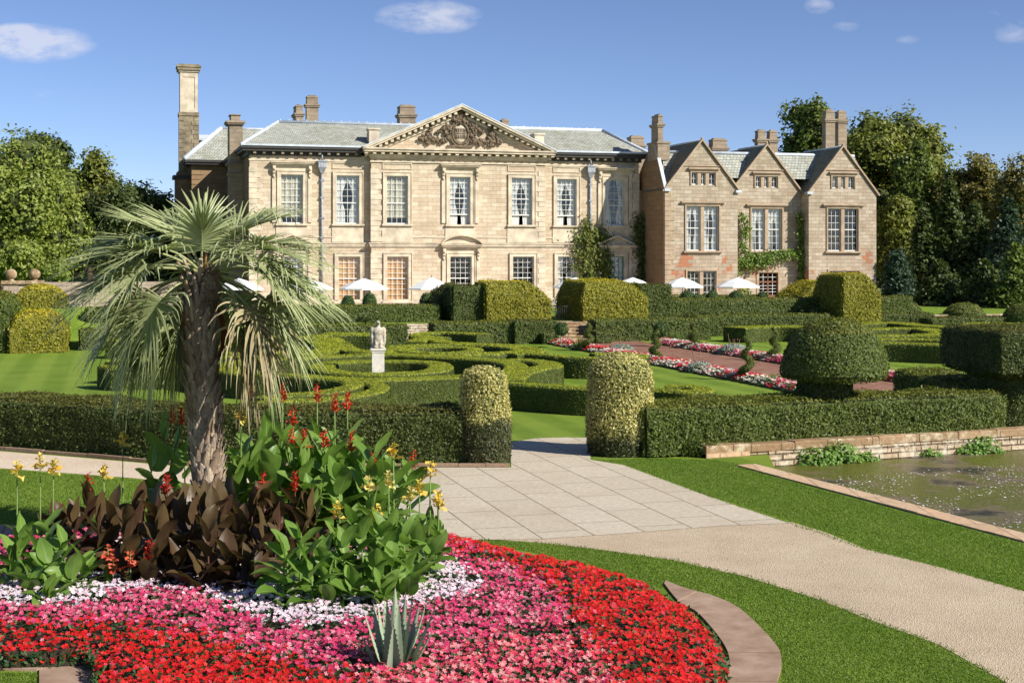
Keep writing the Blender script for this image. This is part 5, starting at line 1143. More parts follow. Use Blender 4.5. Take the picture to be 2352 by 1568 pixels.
# soil mass under the flowers
g = Geo(); q = bed if sum(bed[j][0]*bed[(j+1) % len(bed)][1]-bed[(j+1) % len(bed)][0]*bed[j][1] for j in range(len(bed))) > 0 else bed[::-1]
cen = np.mean(q, 0); g.loft([[(*p, 0) for p in q], [(*(cen+(np.array(p)-cen)*.985), .07) for p in q], [(*(cen+(np.array(p)-cen)*.94), .2) for p in q]]); tag(g.build('flower_bed_soil', M['soil']), kind='structure')
q0 = np.array(bed); lo, hi = q0.min(0), q0.max(0)
def scatter_bed(dens):
    k = int((hi-lo).prod()*dens); P = lo+rng.random((k, 2))*(hi-lo); P = P[inpoly(P, bed)]; z = mound(P); u, v = to_px(P, z)
    ok = (v < 1640) & (u > -60); return P[ok], z[ok], u[ok], v[ok]
P, z, U, V = scatter_bed(330)
jit = lambda s: rng.normal(0, s, len(P))
PXY = np.c_[U+jit(26), V+jit(15)]
wht = inpoly(np.c_[U+jit(12), V+jit(6)], [(-50,1330),(-50,1384),(120,1386),(245,1374),(262,1352),(455,1347),(540,1402),(668,1432),(760,1428),(850,1412),(960,1386),(1060,1366),(1118,1348),(1090,1318),(1043,1286),(990,1270),(700,1250),(300,1230)])
redr = inpoly(PXY, [(1000,1200),(1020,1246),(1100,1262),(1200,1306),(1290,1366),(1330,1436),(1400,1520),(1420,1640),(1900,1700),(1700,1300)])
redl = inpoly(PXY, [(-80,1432),(215,1425),(330,1440),(450,1448),(560,1482),(700,1520),(830,1568),(900,1700),(-100,1700)])
salm = inpoly(PXY, [(830,1470),(1000,1500),(1180,1440),(1330,1420),(1400,1530),(1420,1700),(800,1700)])
rnd = rng.random(len(P))
col = np.where((rnd < .55)[:,None], PINK, np.where((rnd < .78)[:,None], np.array([.66, .12, .20]), np.array([.74, .27, .34])))
col = np.where(salm[:,None], np.where((rnd < .35)[:,None], np.array([.74, .30, .30]), np.where((rnd < .72)[:,None], np.array([.68, .08, .11]), np.array([.64, .04, .12]))), col)
red = redr | redl
col = np.where(red[:,None], np.where((rnd < .8)[:,None], np.array([.62, .014, .014]), np.where((rnd < .93)[:,None], np.array([.68, .045, .03]), np.array([.62, .05, .09]))), col)
col = np.where(wht[:,None], np.where((rnd < .75)[:,None], np.array([.80, .68, .74]), np.array([.76, .50, .60])), col)
kinds = np.where(wht, 2, np.where(red, 0, 1))
M['busy'] = foliage('busy_lizzie_leaf', [(.015, .045, .012), (.035, .085, .02), (.07, .13, .03)], patch=.2)
dz = polydist(P, bed)
for kd_, nm, lb in ((0, 'red_flowers', 'scarlet red busy lizzies massed round the outer edge of the bed'), (1, 'pink_flowers', 'pink and salmon busy lizzies massed in the middle of the bed'), (2, 'white_flowers', 'pale pink and white busy lizzies in a band round the tall foliage')):
    s = kinds == kd_; Q = np.c_[P[s], z[s]+rng.normal(0, .018, s.sum())]; g = Geo(); cc = col[s]
    gap = fnoise(Q*np.array([1, 1, 0]), 5.5, 1)+.5*fnoise(Q*np.array([1, 1, 0]), 13., 6)+rng.normal(0, .25, len(Q)) > -.48
    nn = np.tile([.08, -.45, 1.], (len(Q), 1)); flowers(g, Q[gap], nn[gap], .031, cc[gap], 0, 5, .18)
    # foliage between and under the blooms
    k = len(Q); L_ = Q+np.c_[rng.normal(0, .03, (k, 2)), rng.uniform(-.10, .005, k)]; leaves(g, L_, nn, .075, 1., 1, .45)
    tag(g.build(nm, [M['petal'], M['busy']]), lb, 'flowers', kind='stuff')
# skirt of leaves and soil crumbs on the front edge
g = Geo(); k = 3800; i = rng.integers(0, len(bed), k); r = rng.random(k)[:,None]; a = q0[i]; b = q0[(i+1) % len(bed)]; E_ = a+(b-a)*r; E_ = E_+(cen-E_)/np.linalg.norm(cen-E_, axis=1, keepdims=True)*rng.uniform(.0, .16, (k, 1))
leaves(g, np.c_[E_, rng.uniform(.04, .22, k)], np.tile([0, -.8, .5], (k, 1)), .085, .9, 0, .42); tag(g.build('edge_foliage', M['busy'], origin=None), 'dark narrow leaves hanging over the soil at the edge of the flower bed', 'foliage', kind='stuff')
# ================================================================ LEAVES OF TALL PLANTS
def blade(g, base, dr, up, length, width, droop, m=0, n=9, fold=.25, twist=0., prof=None, wav=0., across=4):
    """one curved leaf blade, midrib along dr, bending towards the ground"""
    base = np.array(base, float); d = np.array(dr, float); d /= np.linalg.norm(d); up = np.array(up, float); side = np.cross(d, up); sl = np.linalg.norm(side)
    if sl < 1e-4: side = np.array([1, 0, 0.])
    else: side /= sl
    side0 = side.copy(); p = base.copy(); V = []; UV = []; st = length/n; ph = rng.uniform(0, 6)
    for i in range(n+1):
        f = i/n; w = width*(prof(f) if prof else max(.02, math.sin(math.pi*min(1, f*.94+.06)**.8)**.75))
        nrm = np.cross(side0, d); nrm /= np.linalg.norm(nrm)+1e-9
        sd = side0*math.cos(twist*f)+nrm*math.sin(twist*f); nm = np.cross(sd, d); nm /= np.linalg.norm(nm)+1e-9
        for j in range(across+1):
            x = j/across*2-1; o = abs(x)*w*fold+wav*w*math.sin(ph+f*14+j)*abs(x)
            V.append(p+sd*x*w*.5*(1)+nm*o*.8*(1)); UV.append((x, f))
        p = p+d*st; d = d+np.array([0, 0, -1.])*droop/n*(.4+1.6*f); d /= np.linalg.norm(d)
    m_ = across+1; Fc = [(i*m_+j, i*m_+j+1, (i+1)*m_+j+1, (i+1)*m_+j) for i in range(n) for j in range(across)]
    g.add(V, Fc, m, uv=UV, sm=True)
M['canna'] = foliage('canna_leaf', [(.09, .19, .02), (.15, .28, .035), (.23, .36, .07)], trans=.38, rough=.38, patch=.15, rib=(.32, .42, .15))
M['bronze'] = foliage('bronze_leaf', [(.06, .032, .024), (.10, .048, .03), (.13, .09, .035)], trans=.3, rough=.4, patch=.5, patchcol=(.055, .05, .016), rib=(.15, .07, .04))
M['stem'] = solid('green_stem', (.14, .22, .05), .6, .2); M['redstem'] = solid('dark_red_stem', (.10, .035, .02), .6, .2)
FR = {'red': [(.70, .03, .02), (.82, .08, .03), (.45, .015, .03)], 'yellow': [(.86, .62, .08), (.88, .72, .18), (.80, .48, .04)], 'cream': [(.88, .80, .40), (.86, .68, .16)], 'salmon': [(.78, .20, .10), (.72, .10, .06), (.80, .32, .18)]}
for k_, c_ in FR.items(): M['fl_'+k_] = foliage('flower_'+k_, [c for c in c_], trans=.3, patch=0.)
def spike(x, y, z0, h, colr, big=1.):
    g = Geo(); rd = colr == 'red'; n = 22 if rd else 12
    for i in range(n):
        f = i/n; a = i*2.4+rng.uniform(-.6, .6); d = np.array([math.cos(a), math.sin(a), rng.uniform(.2, 1.6) if rd else rng.uniform(-.3, 1.1)])
        zz = z0-h*(1-f); L_ = (.115 if rd else .13)*(1.15-.65*f)*rng.uniform(.7, 1.3)
        blade(g, (x+d[0]*.01, y+d[1]*.01, zz), d, (0, 0, 1), L_, (.055 if rd else .10)*(1.2-.6*f), rng.uniform(-.5, 1.8), 0, 4, .3, rng.normal(0, .6), None, .3, 2)
    return g
def canna(x, y, zb, h, kind, nleaf, lsize, lab, grp, flower=None, lean=(0, 0), fz=None, up=1.):
    lean = (lean[0]+rng.normal(0, .03), lean[1]+rng.normal(0, .05))
    mt, stm = {'green': ('canna', 'stem'), 'bronze': ('bronze', 'redstem')}[kind]
    e = empty('canna_plant', (x, y, zb-.15), 0, lab, 'plant', grp)
    top = np.array([lean[0], lean[1], h]); g = Geo(); S = [np.array([0, 0, 0.])+top*np.array([f, f, f])*1.0+np.array([lean[0], lean[1], 0])*(f*f-f) for f in np.linspace(0, 1, 6)]
    hf = (fz-zb+.15) if fz else h*.9
    pts = [tuple(p) for p in S]
    if fz: pts.append((lean[0]*1.15, lean[1]*1.15, hf-.02))
    else: pts = pts[:-1]
    g.tube(pts, [.016]*(len(pts)-1)+[.007], 6); g.build('stem', M[stm], e)
    g = Geo(); a0 = rng.uniform(0, 6.28)
    for i in range(nleaf):
        f = (i+.6)/nleaf; p = top*f*.92; a = a0+i*math.pi*.93+rng.normal(0, .35)
        el = (.15+.95*f+rng.normal(0, .2))*up; d = (math.cos(a)*math.cos(el), math.sin(a)*math.cos(el), math.sin(el))
        s = lsize*(1.05-.35*f)*rng.uniform(.85, 1.15)
        blade(g, p+np.array([0, 0, 0]), d, (0, 0, 1.), s, s*rng.uniform(.42, .56), rng.uniform(.5, 1.5)*(1.25-f*.8), 0, 9, rng.uniform(.05, .3), rng.normal(0, .5), None, .05)
    g.build('foliage', M[mt], e)
    if fz and flower:
        g = spike(lean[0]*1.15, lean[1]*1.15, hf, .34 if flower == 'red' else .26, flower); g.build('flower_spike', M['fl_'+flower], e)
    return e
def spot(u, d, z=.25): return ((u-1176)/F*d, d)
def zof(v, d): return H-(v-590)/F*d
# back clump: tall green cannas with red spikes, right of and behind the trunk
back = [ # u foot, depth, u flower, v flower top, v foliage top
 (575,25.2,574,868,990),(640,24.8,645,880,960),(676,24.3,676,935,1010),(730,25.0,728,882,970),(768,24.7,768,903,985),(795,25.0,797,900,960),
 (660,24.0,663,985,1040),(700,23.6,698,985,1020),(748,23.9,748,985,1000),(812,24.2,806,993,1010),(860,24.0,None,0,1010),(905,24.3,None,0,1060),(560,24.6,None,0,1000),(610,25.4,None,0,955),(930,24.7,948,1035,1080),(780,23.4,None,0,1060),(590,23.9,None,0,1040),(840,23.5,852,1040,1060),(620,23.6,None,0,1030),(690,24.8,None,0,985),(745,24.6,None,0,1000),(825,24.9,None,0,1000),(880,23.7,None,0,1060),(720,23.2,None,0,1090),(545,24.0,None,0,1060)]
for u, d, fu, fv, tv in back:
    x, y = spot(u, d); h = zof(tv, d)-.1; ln = ((fu-u)/F*d, 0) if fu else (0, 0)
    lab = ('tall green canna with red flowers behind the palm trunk, flower at %s' % ('its left' if u < 700 else 'its right')) if False else ('tall green canna with a red flower spike, right of the palm trunk' if fu else 'tall green canna without a flower, right of the palm trunk')
    canna(x, y, .2, h*.95, 'green', 12, .80, lab, 'tall red flowered cannas' if fu else 'tall flowerless cannas', 'red' if fu else None, ln, zof(fv, d) if fu else None)
for u, d, tv, fu, fv, ls in [(325,24.6,970,395,930,.8),(372,24.9,1000,412,935,.7),(352,24.2,1060,None,0,.7),(425,25.4,1010,None,0,.6)]:
    x, y = spot(u, d); canna(x, y, .2, zof(tv-10, d)-.1, 'green', 7, ls, 'big leaved green canna left of the palm trunk'+(' with a red flower spike' if fu else ''), 'big leaved cannas left of the trunk', 'red' if fu else None, ((fu-u)/F*d, 0) if fu else (0, 0), zof(fv, d) if fu else None, up=1.15)
# bronze clump
rb_ = [(135,23.0,1150),(175,22.6,1140),(205,23.3,1105),(235,22.2,1120),(262,22.8,1120),(300,22.0,1150),(318,23.0,1110),(350,22.4,1110),(372,21.8,1170),(395,23.0,1105),(425,22.2,1120),(452,22.7,1120),(470,21.6,1180),(500,22.4,1110),(528,23.0,1100),(545,21.8,1150),(575,22.6,1105),(610,22.9,1105),(600,21.6,1180),(640,22.4,1130),(675,22.9,1100),(655,21.7,1200),(720,22.9,1130),(290,21.4,1230),(410,21.3,1240),(520,21.2,1240),(340,21.2,1260),(570,21.1,1250),(460,21.0,1280),(700,22.2,1180),(465,22.0,1105),(490,21.9,1115),(510,22.3,1100),(440,21.8,1120),(480,21.2,1165)]
for i, (u, d, tv) in enumerate(rb_):
    d -= .35*(d < 22.3)
    x, y = spot(u, d); h = zof(tv+25, d)-.15; fl_ = i in (2, 9, 17, 20, 26)
    canna(x, y, .2, h, 'bronze', 9, .70, 'dark bronze leaved canna at the foot of the palm trunk'+(', with a red flower' if fl_ else ', not flowering'), 'bronze cannas with red flowers' if fl_ else 'bronze cannas', 'red' if fl_ else None, (0, 0), zof(tv-18, d) if fl_ else None, up=1.25)
# front right green clump
for i, (u, d, tv) in enumerate([(650,20.6,1210),(690,20.9,1160),(660,21.3,1190),(720,20.5,1240),(740,21.2,1200),(760,20.6,1290),(790,21.3,1180),(810,20.7,1280),(835,21.5,1160),(860,20.9,1230),(880,21.8,1140),(900,21.2,1200),(925,21.9,1160),(945,21.3,1230),(905,22.6,1120),(960,22.2,1160),(860,22.4,1100),(820,22.1,1130),(985,22.0,1200),(940,20.9,1290),(770,22.0,1170),(880,20.6,1300)]):
    d -= .85; x, y = spot(u, d); canna(x, y, .2, zof(tv+40, d)-.15, 'green', 10, .60, 'leafy green canna at the right front of the tall planting', 'green cannas right front')
for u, d, fv, c, tv in [(905,22.4,1018,'yellow',1120),(980,22.2,1058,'yellow',1170),(900,21.6,1082,'cream',1190),(846,21.6,1092,'cream',1200),(782,21.4,1150,'yellow',1220),(866,21.2,1158,'yellow',1240),(940,21.8,1112,'cream',1200),(962,21.9,1100,'yellow',1200),(1000,22.1,1128,'yellow',1190),(1010,22.4,1130,'cream',1210),(552,24.0,935,'yellow',1030)]:
    x, y = spot(u, d); canna(x, y, .2, zof(tv, d)-.15, 'green', 7, .42, ('slender canna with a %s flower, %s' % ('yellow' if c == 'yellow' else 'pale cream yellow', 'beside the palm trunk high up' if u < 600 else 'in the right part of the tall planting')), 'yellow flowered cannas', c, (0, 0), zof(fv, d))
# left green clump
for u, d, tv in [(55,22.6,1160),(85,22.2,1200),(110,22.8,1140),(40,21.8,1250),(75,21.4,1280),(120,21.6,1230),(150,22.2,1180),(165,21.4,1260),(105,20.9,1310),(30,22.4,1210),(195,21.8,1230),(10,21.6,1290)]:
    d -= .95; x, y = spot(u, d); canna(x, y, .2, zof(tv+35, d)-.15, 'green', 10, .56, 'light green canna in the clump at the left of the bed', 'green cannas at the left')
for u, d, fv, c, tv in [(42,22.6,1058,'yellow',1170),(95,22.9,1040,'yellow',1180),(112,22.7,1056,'yellow',1170),(282,24.3,992,'yellow',1170),(243,23.8,1068,'yellow',1150)]:
    x, y = spot(u, d); canna(x, y, .2, zof(tv, d)-.15, 'green', 6, .40, 'slender yellow canna at bed left, %s' % ('near the edge of the photo' if u < 60 else 'one of two side by side' if u < 130 else 'tall bare stem against the dark hedge' if u > 270 else 'short one against the pale path'), 'left yellow cannas', c, (0, 0), zof(fv, d))
for u, d, fv, tv in [(250,21.0,1262,1290),(270,20.9,1290,1310),(300,20.9,1275,1300)]:
    x, y = spot(u, d); canna(x, y, .2, zof(tv+30, d)-.15, 'green', 7, .38, 'short salmon flowered canna drooping before the bronze clump', 'salmon cannas', 'salmon', (0, 0), zof(fv-12, d))
# ================================================================ AGAVE
ax_, ay_ = G(905, 1536, .22); ag = empty('agave', (ax_, ay_, .1), 0, 'blue grey spiky agave with toothed leaves in the front of the bed', 'plant')
M['agave'] = foliage('agave_leaf', [(.30, .38, .25), (.40, .47, .32)], trans=.05, rough=.5, patch=.4, patchcol=(.16, .23, .15), lf=3.)
M['thorn'] = solid('thorn_brown', (.2, .12, .06), .6)
lv = [(-.30,.05,1.10,.95,.0),(-.10,-.25,1.15,1.0,0),(.10,-.3,1.1,1.0,0),(.32,.1,1.12,1.0,0),(0,.2,1.25,1.1,0),(.18,.3,1.2,1.,0),(-.2,.3,1.15,.95,0),(.62,-.1,1.0,1.05,-.3),(-.62,-.12,.95,.95,-.3),(.85,.2,.85,.95,-.2),(-.95,.05,.55,.62,.2),(1.1,-.2,.6,.75,-.4),(.05,-.7,.8,.8,-.5),(-.5,.6,.9,.9,-.2),(.5,.6,.9,.9,-.2)]
for a, b, zc, L_, dr_ in lv:
    g = Geo(); pr = lambda f: max(.015, (.75+.9*f if f < .3 else 1.02*(1-(f-.3)/.7)**.8+.0)); blade(g, (a*.08, b*.08, 0), (a*.62, b*.62, 1.0), (-a, -b, .3), L_, .17, dr_*.6, 0, 12, -.30, 0, pr, 0, 4)
    v = g.v[0].reshape(13, 5, 3)
    for i in range(1, 12):
        for s in (0, 4):
            p = v[i, s]; o = v[i, s]-v[i, 2]; o = o/np.linalg.norm(o); t_ = (v[i+1, s]-v[i, s])*.25; g.add([p-t_, p+t_, p+o*.016+t_*.5], [(0, 1, 2)], 1)
    g.tube([tuple(v[12, 2]-(v[12, 2]-v[11, 2])*.3), tuple(v[12, 2]+(v[12, 2]-v[11, 2])*.35)], [.008, .001], 5, 1)
    g.build('leaf', [M['agave'], M['thorn']], ag)
# ================================================================ PALM
PD = 23.9
def pp(u, v, d=PD): return np.array(D(u, v, d))
pbx = pp(490, 1290); palm = empty('palm_tree', (pbx[0], pbx[1], .1), 0, 'tall fan palm with a rough scaly trunk and drooping grey green fronds', 'palm')
pz = np.array(palm.location)
axis = [(490,1310),(484,1200),(479,1100),(473,1000),(466,900),(461,800),(458,720),(459,660),(463,620)]
AX = [pp(u, v)-pz for u, v in axis]; RA = [.285,.275,.27,.275,.28,.28,.255,.20,.13]
M['boot'] = None
def boot_mat():
    m, t, N = nt('palm_boots'); L = t.links.new
    g = N('ShaderNodeNewGeometry'); tc = N('ShaderNodeTexCoord')
    c = ramp(N, g.outputs['Random Per Island'], [(0, (.22, .155, .105)), (.35, (.38, .30, .22)), (.7, (.52, .43, .33)), (1, (.32, .26, .21))], L)
    mp = N('ShaderNodeMapping'); L(g.outputs['Position'], mp.inputs[0]); mp.inputs['Scale'].default_value = (14, 14, 2.5)
    f = noise(N, L, mp.outputs[0], 2.2, 7, .7); c = mix(N, L, .8, c, ramp(N, f, [(.3, (.25, .2, .17)), (.5, (.9, .85, .8)), (.75, (1.5, 1.4, 1.25))], L), 'MULTIPLY')
    f2 = noise(N, L, g.outputs['Position'], 5., 5, .7); mr = N('ShaderNodeMapRange', i_1=.55, i_2=.72, i_3=0., i_4=.7); L(f2, mr.inputs[0]); c = mix(N, L, mr.outputs[0], c, (.10, .06, .035))
    p = N('ShaderNodeBsdfPrincipled', i_Roughness=.9); L(c, p.inputs['Base Color']); p.inputs['Specular IOR Level'].default_value = .2; L(bump(N, L, f, .03), p.inputs['Normal'])
    o = N('ShaderNodeOutputMaterial'); L(p.outputs[0], o.inputs[0]); return m
M['boot'] = boot_mat(); M['fibre'] = solid('palm_fibre', (.40, .30, .20), .95, .4, 9., col2=(.16, .10, .06), bmp=.02)
g = Geo(); g.tube([tuple(p) for p in AX], [r*.93 for r in RA], 20, 1)
def axat(f):
    i = min(int(f*(len(AX)-1)), len(AX)-2); k = f*(len(AX)-1)-i; return AX[i]*(1-k)+AX[i+1]*k, RA[i]*(1-k)+RA[i+1]*k
nb = 240
for i in range(nb):
    f = .01+.80*i/nb; c, r = axat(f); a = i*2.39996+rng.normal(0, .09); rd = np.array([math.cos(a), math.sin(a), 0]); tg = np.array([-math.sin(a), math.cos(a), 0])
    upper = max(0, (f-.60)/.2); w = .17*rng.uniform(.85, 1.15)*(1-.35*min(1, upper)); hgt = .30*rng.uniform(.8, 1.25)*(1+.9*upper); lip = rng.uniform(.025, .075)
    V = []; nu, nv_ = 6, 5
    for j in range(nv_+1):
        q = j/nv_; ww = w*(1.15-.75*q**1.6); zc = -hgt*.45+hgt*q
        for k in range(nu+1):
            x = k/nu*2-1; bul = (1-x*x)*.045*(1-.2*q); out = r*.93+.002+bul+lip*q**2-.025*(1-q)
            V.append(c+rd*(out-(x*ww*.5)**2/(2*r))+tg*x*ww*.55+np.array([0, 0, zc-(.05*abs(x)*q)+rng.normal(0, .003)]))
    m_ = nu+1; n0 = len(V)
    # inner lip gives the boot thickness
    for k in range(nu+1): V.append(V[nv_*m_+k]-rd*.05-np.array([0, 0, .05]))
    Fc = [(j*m_+k, j*m_+k+1, (j+1)*m_+k+1, (j+1)*m_+k) for j in range(nv_) for k in range(nu)]+[(nv_*m_+k, nv_*m_+k+1, n0+k+1, n0+k) for k in range(nu)]
    g.add(V, Fc, 0)
g.build('trunk', [M['boot'], M['fibre']], palm, smooth=False)
# fibrous crown heart, cut stubs, dead boot
g = Geo()
for i in range(26):
    a = i*2.4; c, r = axat(.74+.2*i/26); d = np.array([math.cos(a), math.sin(a), 1.9+.6*rng.random()]); d /= np.linalg.norm(d); p0 = c+np.array([math.cos(a), math.sin(a), 0])*r*.8; L_ = rng.uniform(.25, .55)
    q = [p0, p0+d*L_*.5, p0+d*L_]; g.tube([tuple(p) for p in q], [.06, .045, .03], 6, 0, False)
g.build('leaf_stubs', M['boot'], palm)
g = Geo(); c = pp(488, 655)-pz; P_ = c+np.array([0, -.15, 0])
g.ball(tuple(P_+np.array([0, 0, .02])), (.15, .14, .28), 0, 14, 10); k = 1500; dr_ = unit(rng.normal(0, 1, (k, 3))); leaves(g, P_+dr_*np.array([.17, .16, .32])*rng.uniform(.8, 1.2, (k, 1)), dr_, .10, 1.2, 0, .16); g.build('fibre_tuft', M['fibre'], palm)
g = Geo(); c1 = [pp(u, v)-pz+np.array([0, -.1, 0]) for u, v in ((498,700),(512,728),(518,765),(514,800),(505,828))]
W_ = [.05, .09, .10, .07, .01]; V = []
for p, w in zip(c1, W_): V += [p+np.array([-w*.5, -.02, 0]), p+np.array([0, .05, 0]), p+np.array([w*.5, -.02, 0])]
g.add(V, [(i*3+j, i*3+j+1, i*3+j+4, i*3+j+3) for i in range(4) for j in range(2)], 0); g.build('dead_sheath', solid('rust_sheath', (.22, .075, .03), .8, .3), palm)
# fronds
M['frond'] = foliage('palm_frond', [(.26, .31, .13), (.37, .42, .20), (.47, .50, .27)], trans=.22, rough=.42, lf=1.2, patch=.3, patchcol=(.30, .27, .12))
M['dryfrond'] = foliage('dry_frond', [(.28, .21, .11), (.42, .34, .19), (.52, .46, .28)], trans=.2, rough=.6, lf=1.5, patch=.4, patchcol=(.14, .11, .05))
M['petiole'] = solid('frond_stalk', (.30, .32, .14), .5, .2)
CR_ = pp(463, 628)-pz
def frond(az, el, L_=.95, mat='frond', R_=1.05, nseg=44, sag=1., dry=0., spread=1.95):
    """costapalmate leaf: stalk, arched midrib, long pleated segments"""
    d = np.array([math.cos(az)*math.cos(el), math.sin(az)*math.cos(el), math.sin(el)]); p = CR_+d*.12+np.array([0, 0, -.12*max(0, -el)]); g = Geo(); pts = [p.copy()]; n = 10
    for i in range(n):
        d = d+np.array([0, 0, -1])*(.028+.05*sag*i/n)*1.3; d /= np.linalg.norm(d); p = p+d*L_/n; pts.append(p.copy())
    # costa continues with a stronger bend
    side = np.cross(d, [0, 0, 1.]); side /= np.linalg.norm(side)+1e-9; cost = [p.copy()]; dirs = [d.copy()]
    for i in range(8):
        d = d+np.array([0, 0, -1])*(.06+.09*max(0, -el/.7))*(.6+sag); d /= np.linalg.norm(d); p = p+d*.062; cost.append(p.copy()); dirs.append(d.copy())
    g.tube([tuple(q) for q in pts], list(np.linspace(.03, .016, len(pts))), 6, 1); g.tube([tuple(q) for q in cost[:-1]], list(np.linspace(.015, .005, 8)), 5, 1)
    for k in range(nseg):
        f = (k+.5)/nseg*2-1; af = abs(f); ang = f*spread; ic = (1-af)*7.5; i0 = int(ic); q = ic-i0
        b = cost[i0]*(1-q)+cost[i0+1]*q; dc = dirs[i0]*(1-q)+dirs[i0+1]*q
        nrm = np.cross(side, dc); nrm /= np.linalg.norm(nrm); nrm = nrm if nrm[2] > 0 else -nrm*1
        sd = dc*math.cos(ang)+side*math.sin(ang)+nrm*.30*af; sd += rng.normal(0, .035+.06*dry, 3); sd /= np.linalg.norm(sd)
        ln = R_*(.82+.25*math.cos(f*1.8))*rng.uniform(.88, 1.08); ns = 9; pt = b.copy(); V = []; nm = np.cross(sd, np.cross(nrm, sd)); w0 = .052
        brk = rng.uniform(.55, .85) if rng.random() < .38+.4*dry else 2.
        for j in range(ns+1):
            h_ = j/ns; w = w0*min(1, .45+h_*2.4)*(1-max(0, (h_-.35)/.65)**1.5*.9); lat = np.cross(sd, nm); lat /= np.linalg.norm(lat)+1e-9
            V += [pt-lat*w*.5, pt+nm*w*.22, pt+lat*w*.5]
            g_ = ((.01+.08*h_**2) if el > -.15 else (.02+.17*h_**2))*(.35+sag)*(1.0+dry); 
            if h_ > brk: g_ += .75
            sd = sd+np.array([0, 0, -1])*g_+rng.normal(0, .02+.03*dry, 3); sd /= np.linalg.norm(sd); pt = pt+sd*ln/ns; nm = nm-sd*nm.dot(sd); nm /= np.linalg.norm(nm)+1e-9
        g.add(V, [(j*3+c, j*3+c+1, j*3+c+4, j*3+c+3) for j in range(ns) for c in range(2)], 0)
    g.build('frond', [M[mat], M['petiole']], palm)
R_ = math.radians
for az, el, L_, Rr, sg, mt in [ # azimuth 0 = right, -90 = towards camera
  (172, 56, .66, 1.02, .3, 0), (95, 76, .38, .78, .3, 0), (12, 56, .72, 1.05, .3, 0), (135, 58, .7, 1.0, .3, 0), (60, 58, .7, 1.0, .3, 0), (-75, 74, .3, .62, .6, 0),
  (192, 34, .95, 1.2, .45, 0), (165, 42, .85, 1.15, .4, 0), (-8, 34, .95, 1.15, .45, 0), (22, 40, .9, 1.15, .4, 0), (-142, 44, .62, .9, .8, 0), (-34, 42, .62, .9, .8, 0),
  (205, 14, 1.1, 1.25, .5, 0), (172, 18, 1.15, 1.3, .45, 0), (228, 20, .95, 1.1, .8, 0), (-24, 16, 1.05, 1.2, .6, 0), (8, 14, 1.15, 1.25, .5, 0), (38, 15, 1.05, 1.2, .55, 0), (-15, 25, .95, 1.15, .6, 0),
  (186, -8, 1.15, 1.3, .6, 0), (200, -24, 1.1, 1.3, .75, 0), (158, -6, 1.1, 1.2, .6, 0), (-8, -8, 1.15, 1.25, .75, 0), (-30, -14, 1.1, 1.2, .85, 1), (20, -12, 1.1, 1.2, .75, 0), (212, -38, .95, 1.25, .9, 0), (178, -30, 1.15, 1.3, .8, 0),
  (-18, -38, 1.05, 1.3, .95, 1), (166, -44, .8, 1.1, 1., 0), (6, -46, .95, 1.2, 1., 1), (100, 20, .9, 1.05, .7, 0), (75, -15, .9, 1.0, .9, 0), (125, -20, .9, 1.0, .9, 0), (196, -58, .75, 1.15, 1., 0), (188, -20, .8, 1.15, .8, 0), (-12, -22, .75, 1.1, .8, 0), (170, -55, .6, 1.0, 1., 0), (12, -34, .75, 1.1, .9, 0), (230, -12, .8, 1.1, .9, 0), (0, -30, 1.15, 1.25, .9, 0)]:
    frond(R_(az+rng.normal(0, 3)), R_(el), L_, 'dryfrond' if mt else 'frond', Rr, 46 if not mt else 34, sg, .8*mt)
# new spear leaves
g = Geo()
for u, v, u2, v2 in ((434,650,432,528),(470,620,478,540)): g.tube([tuple(pp(u, v)-pz), tuple(pp(u2, v2)-pz)], [.03, .008], 6)
g.build('spear_leaf', solid('orange_spathe', (.45, .24, .10), .7, .2), palm)
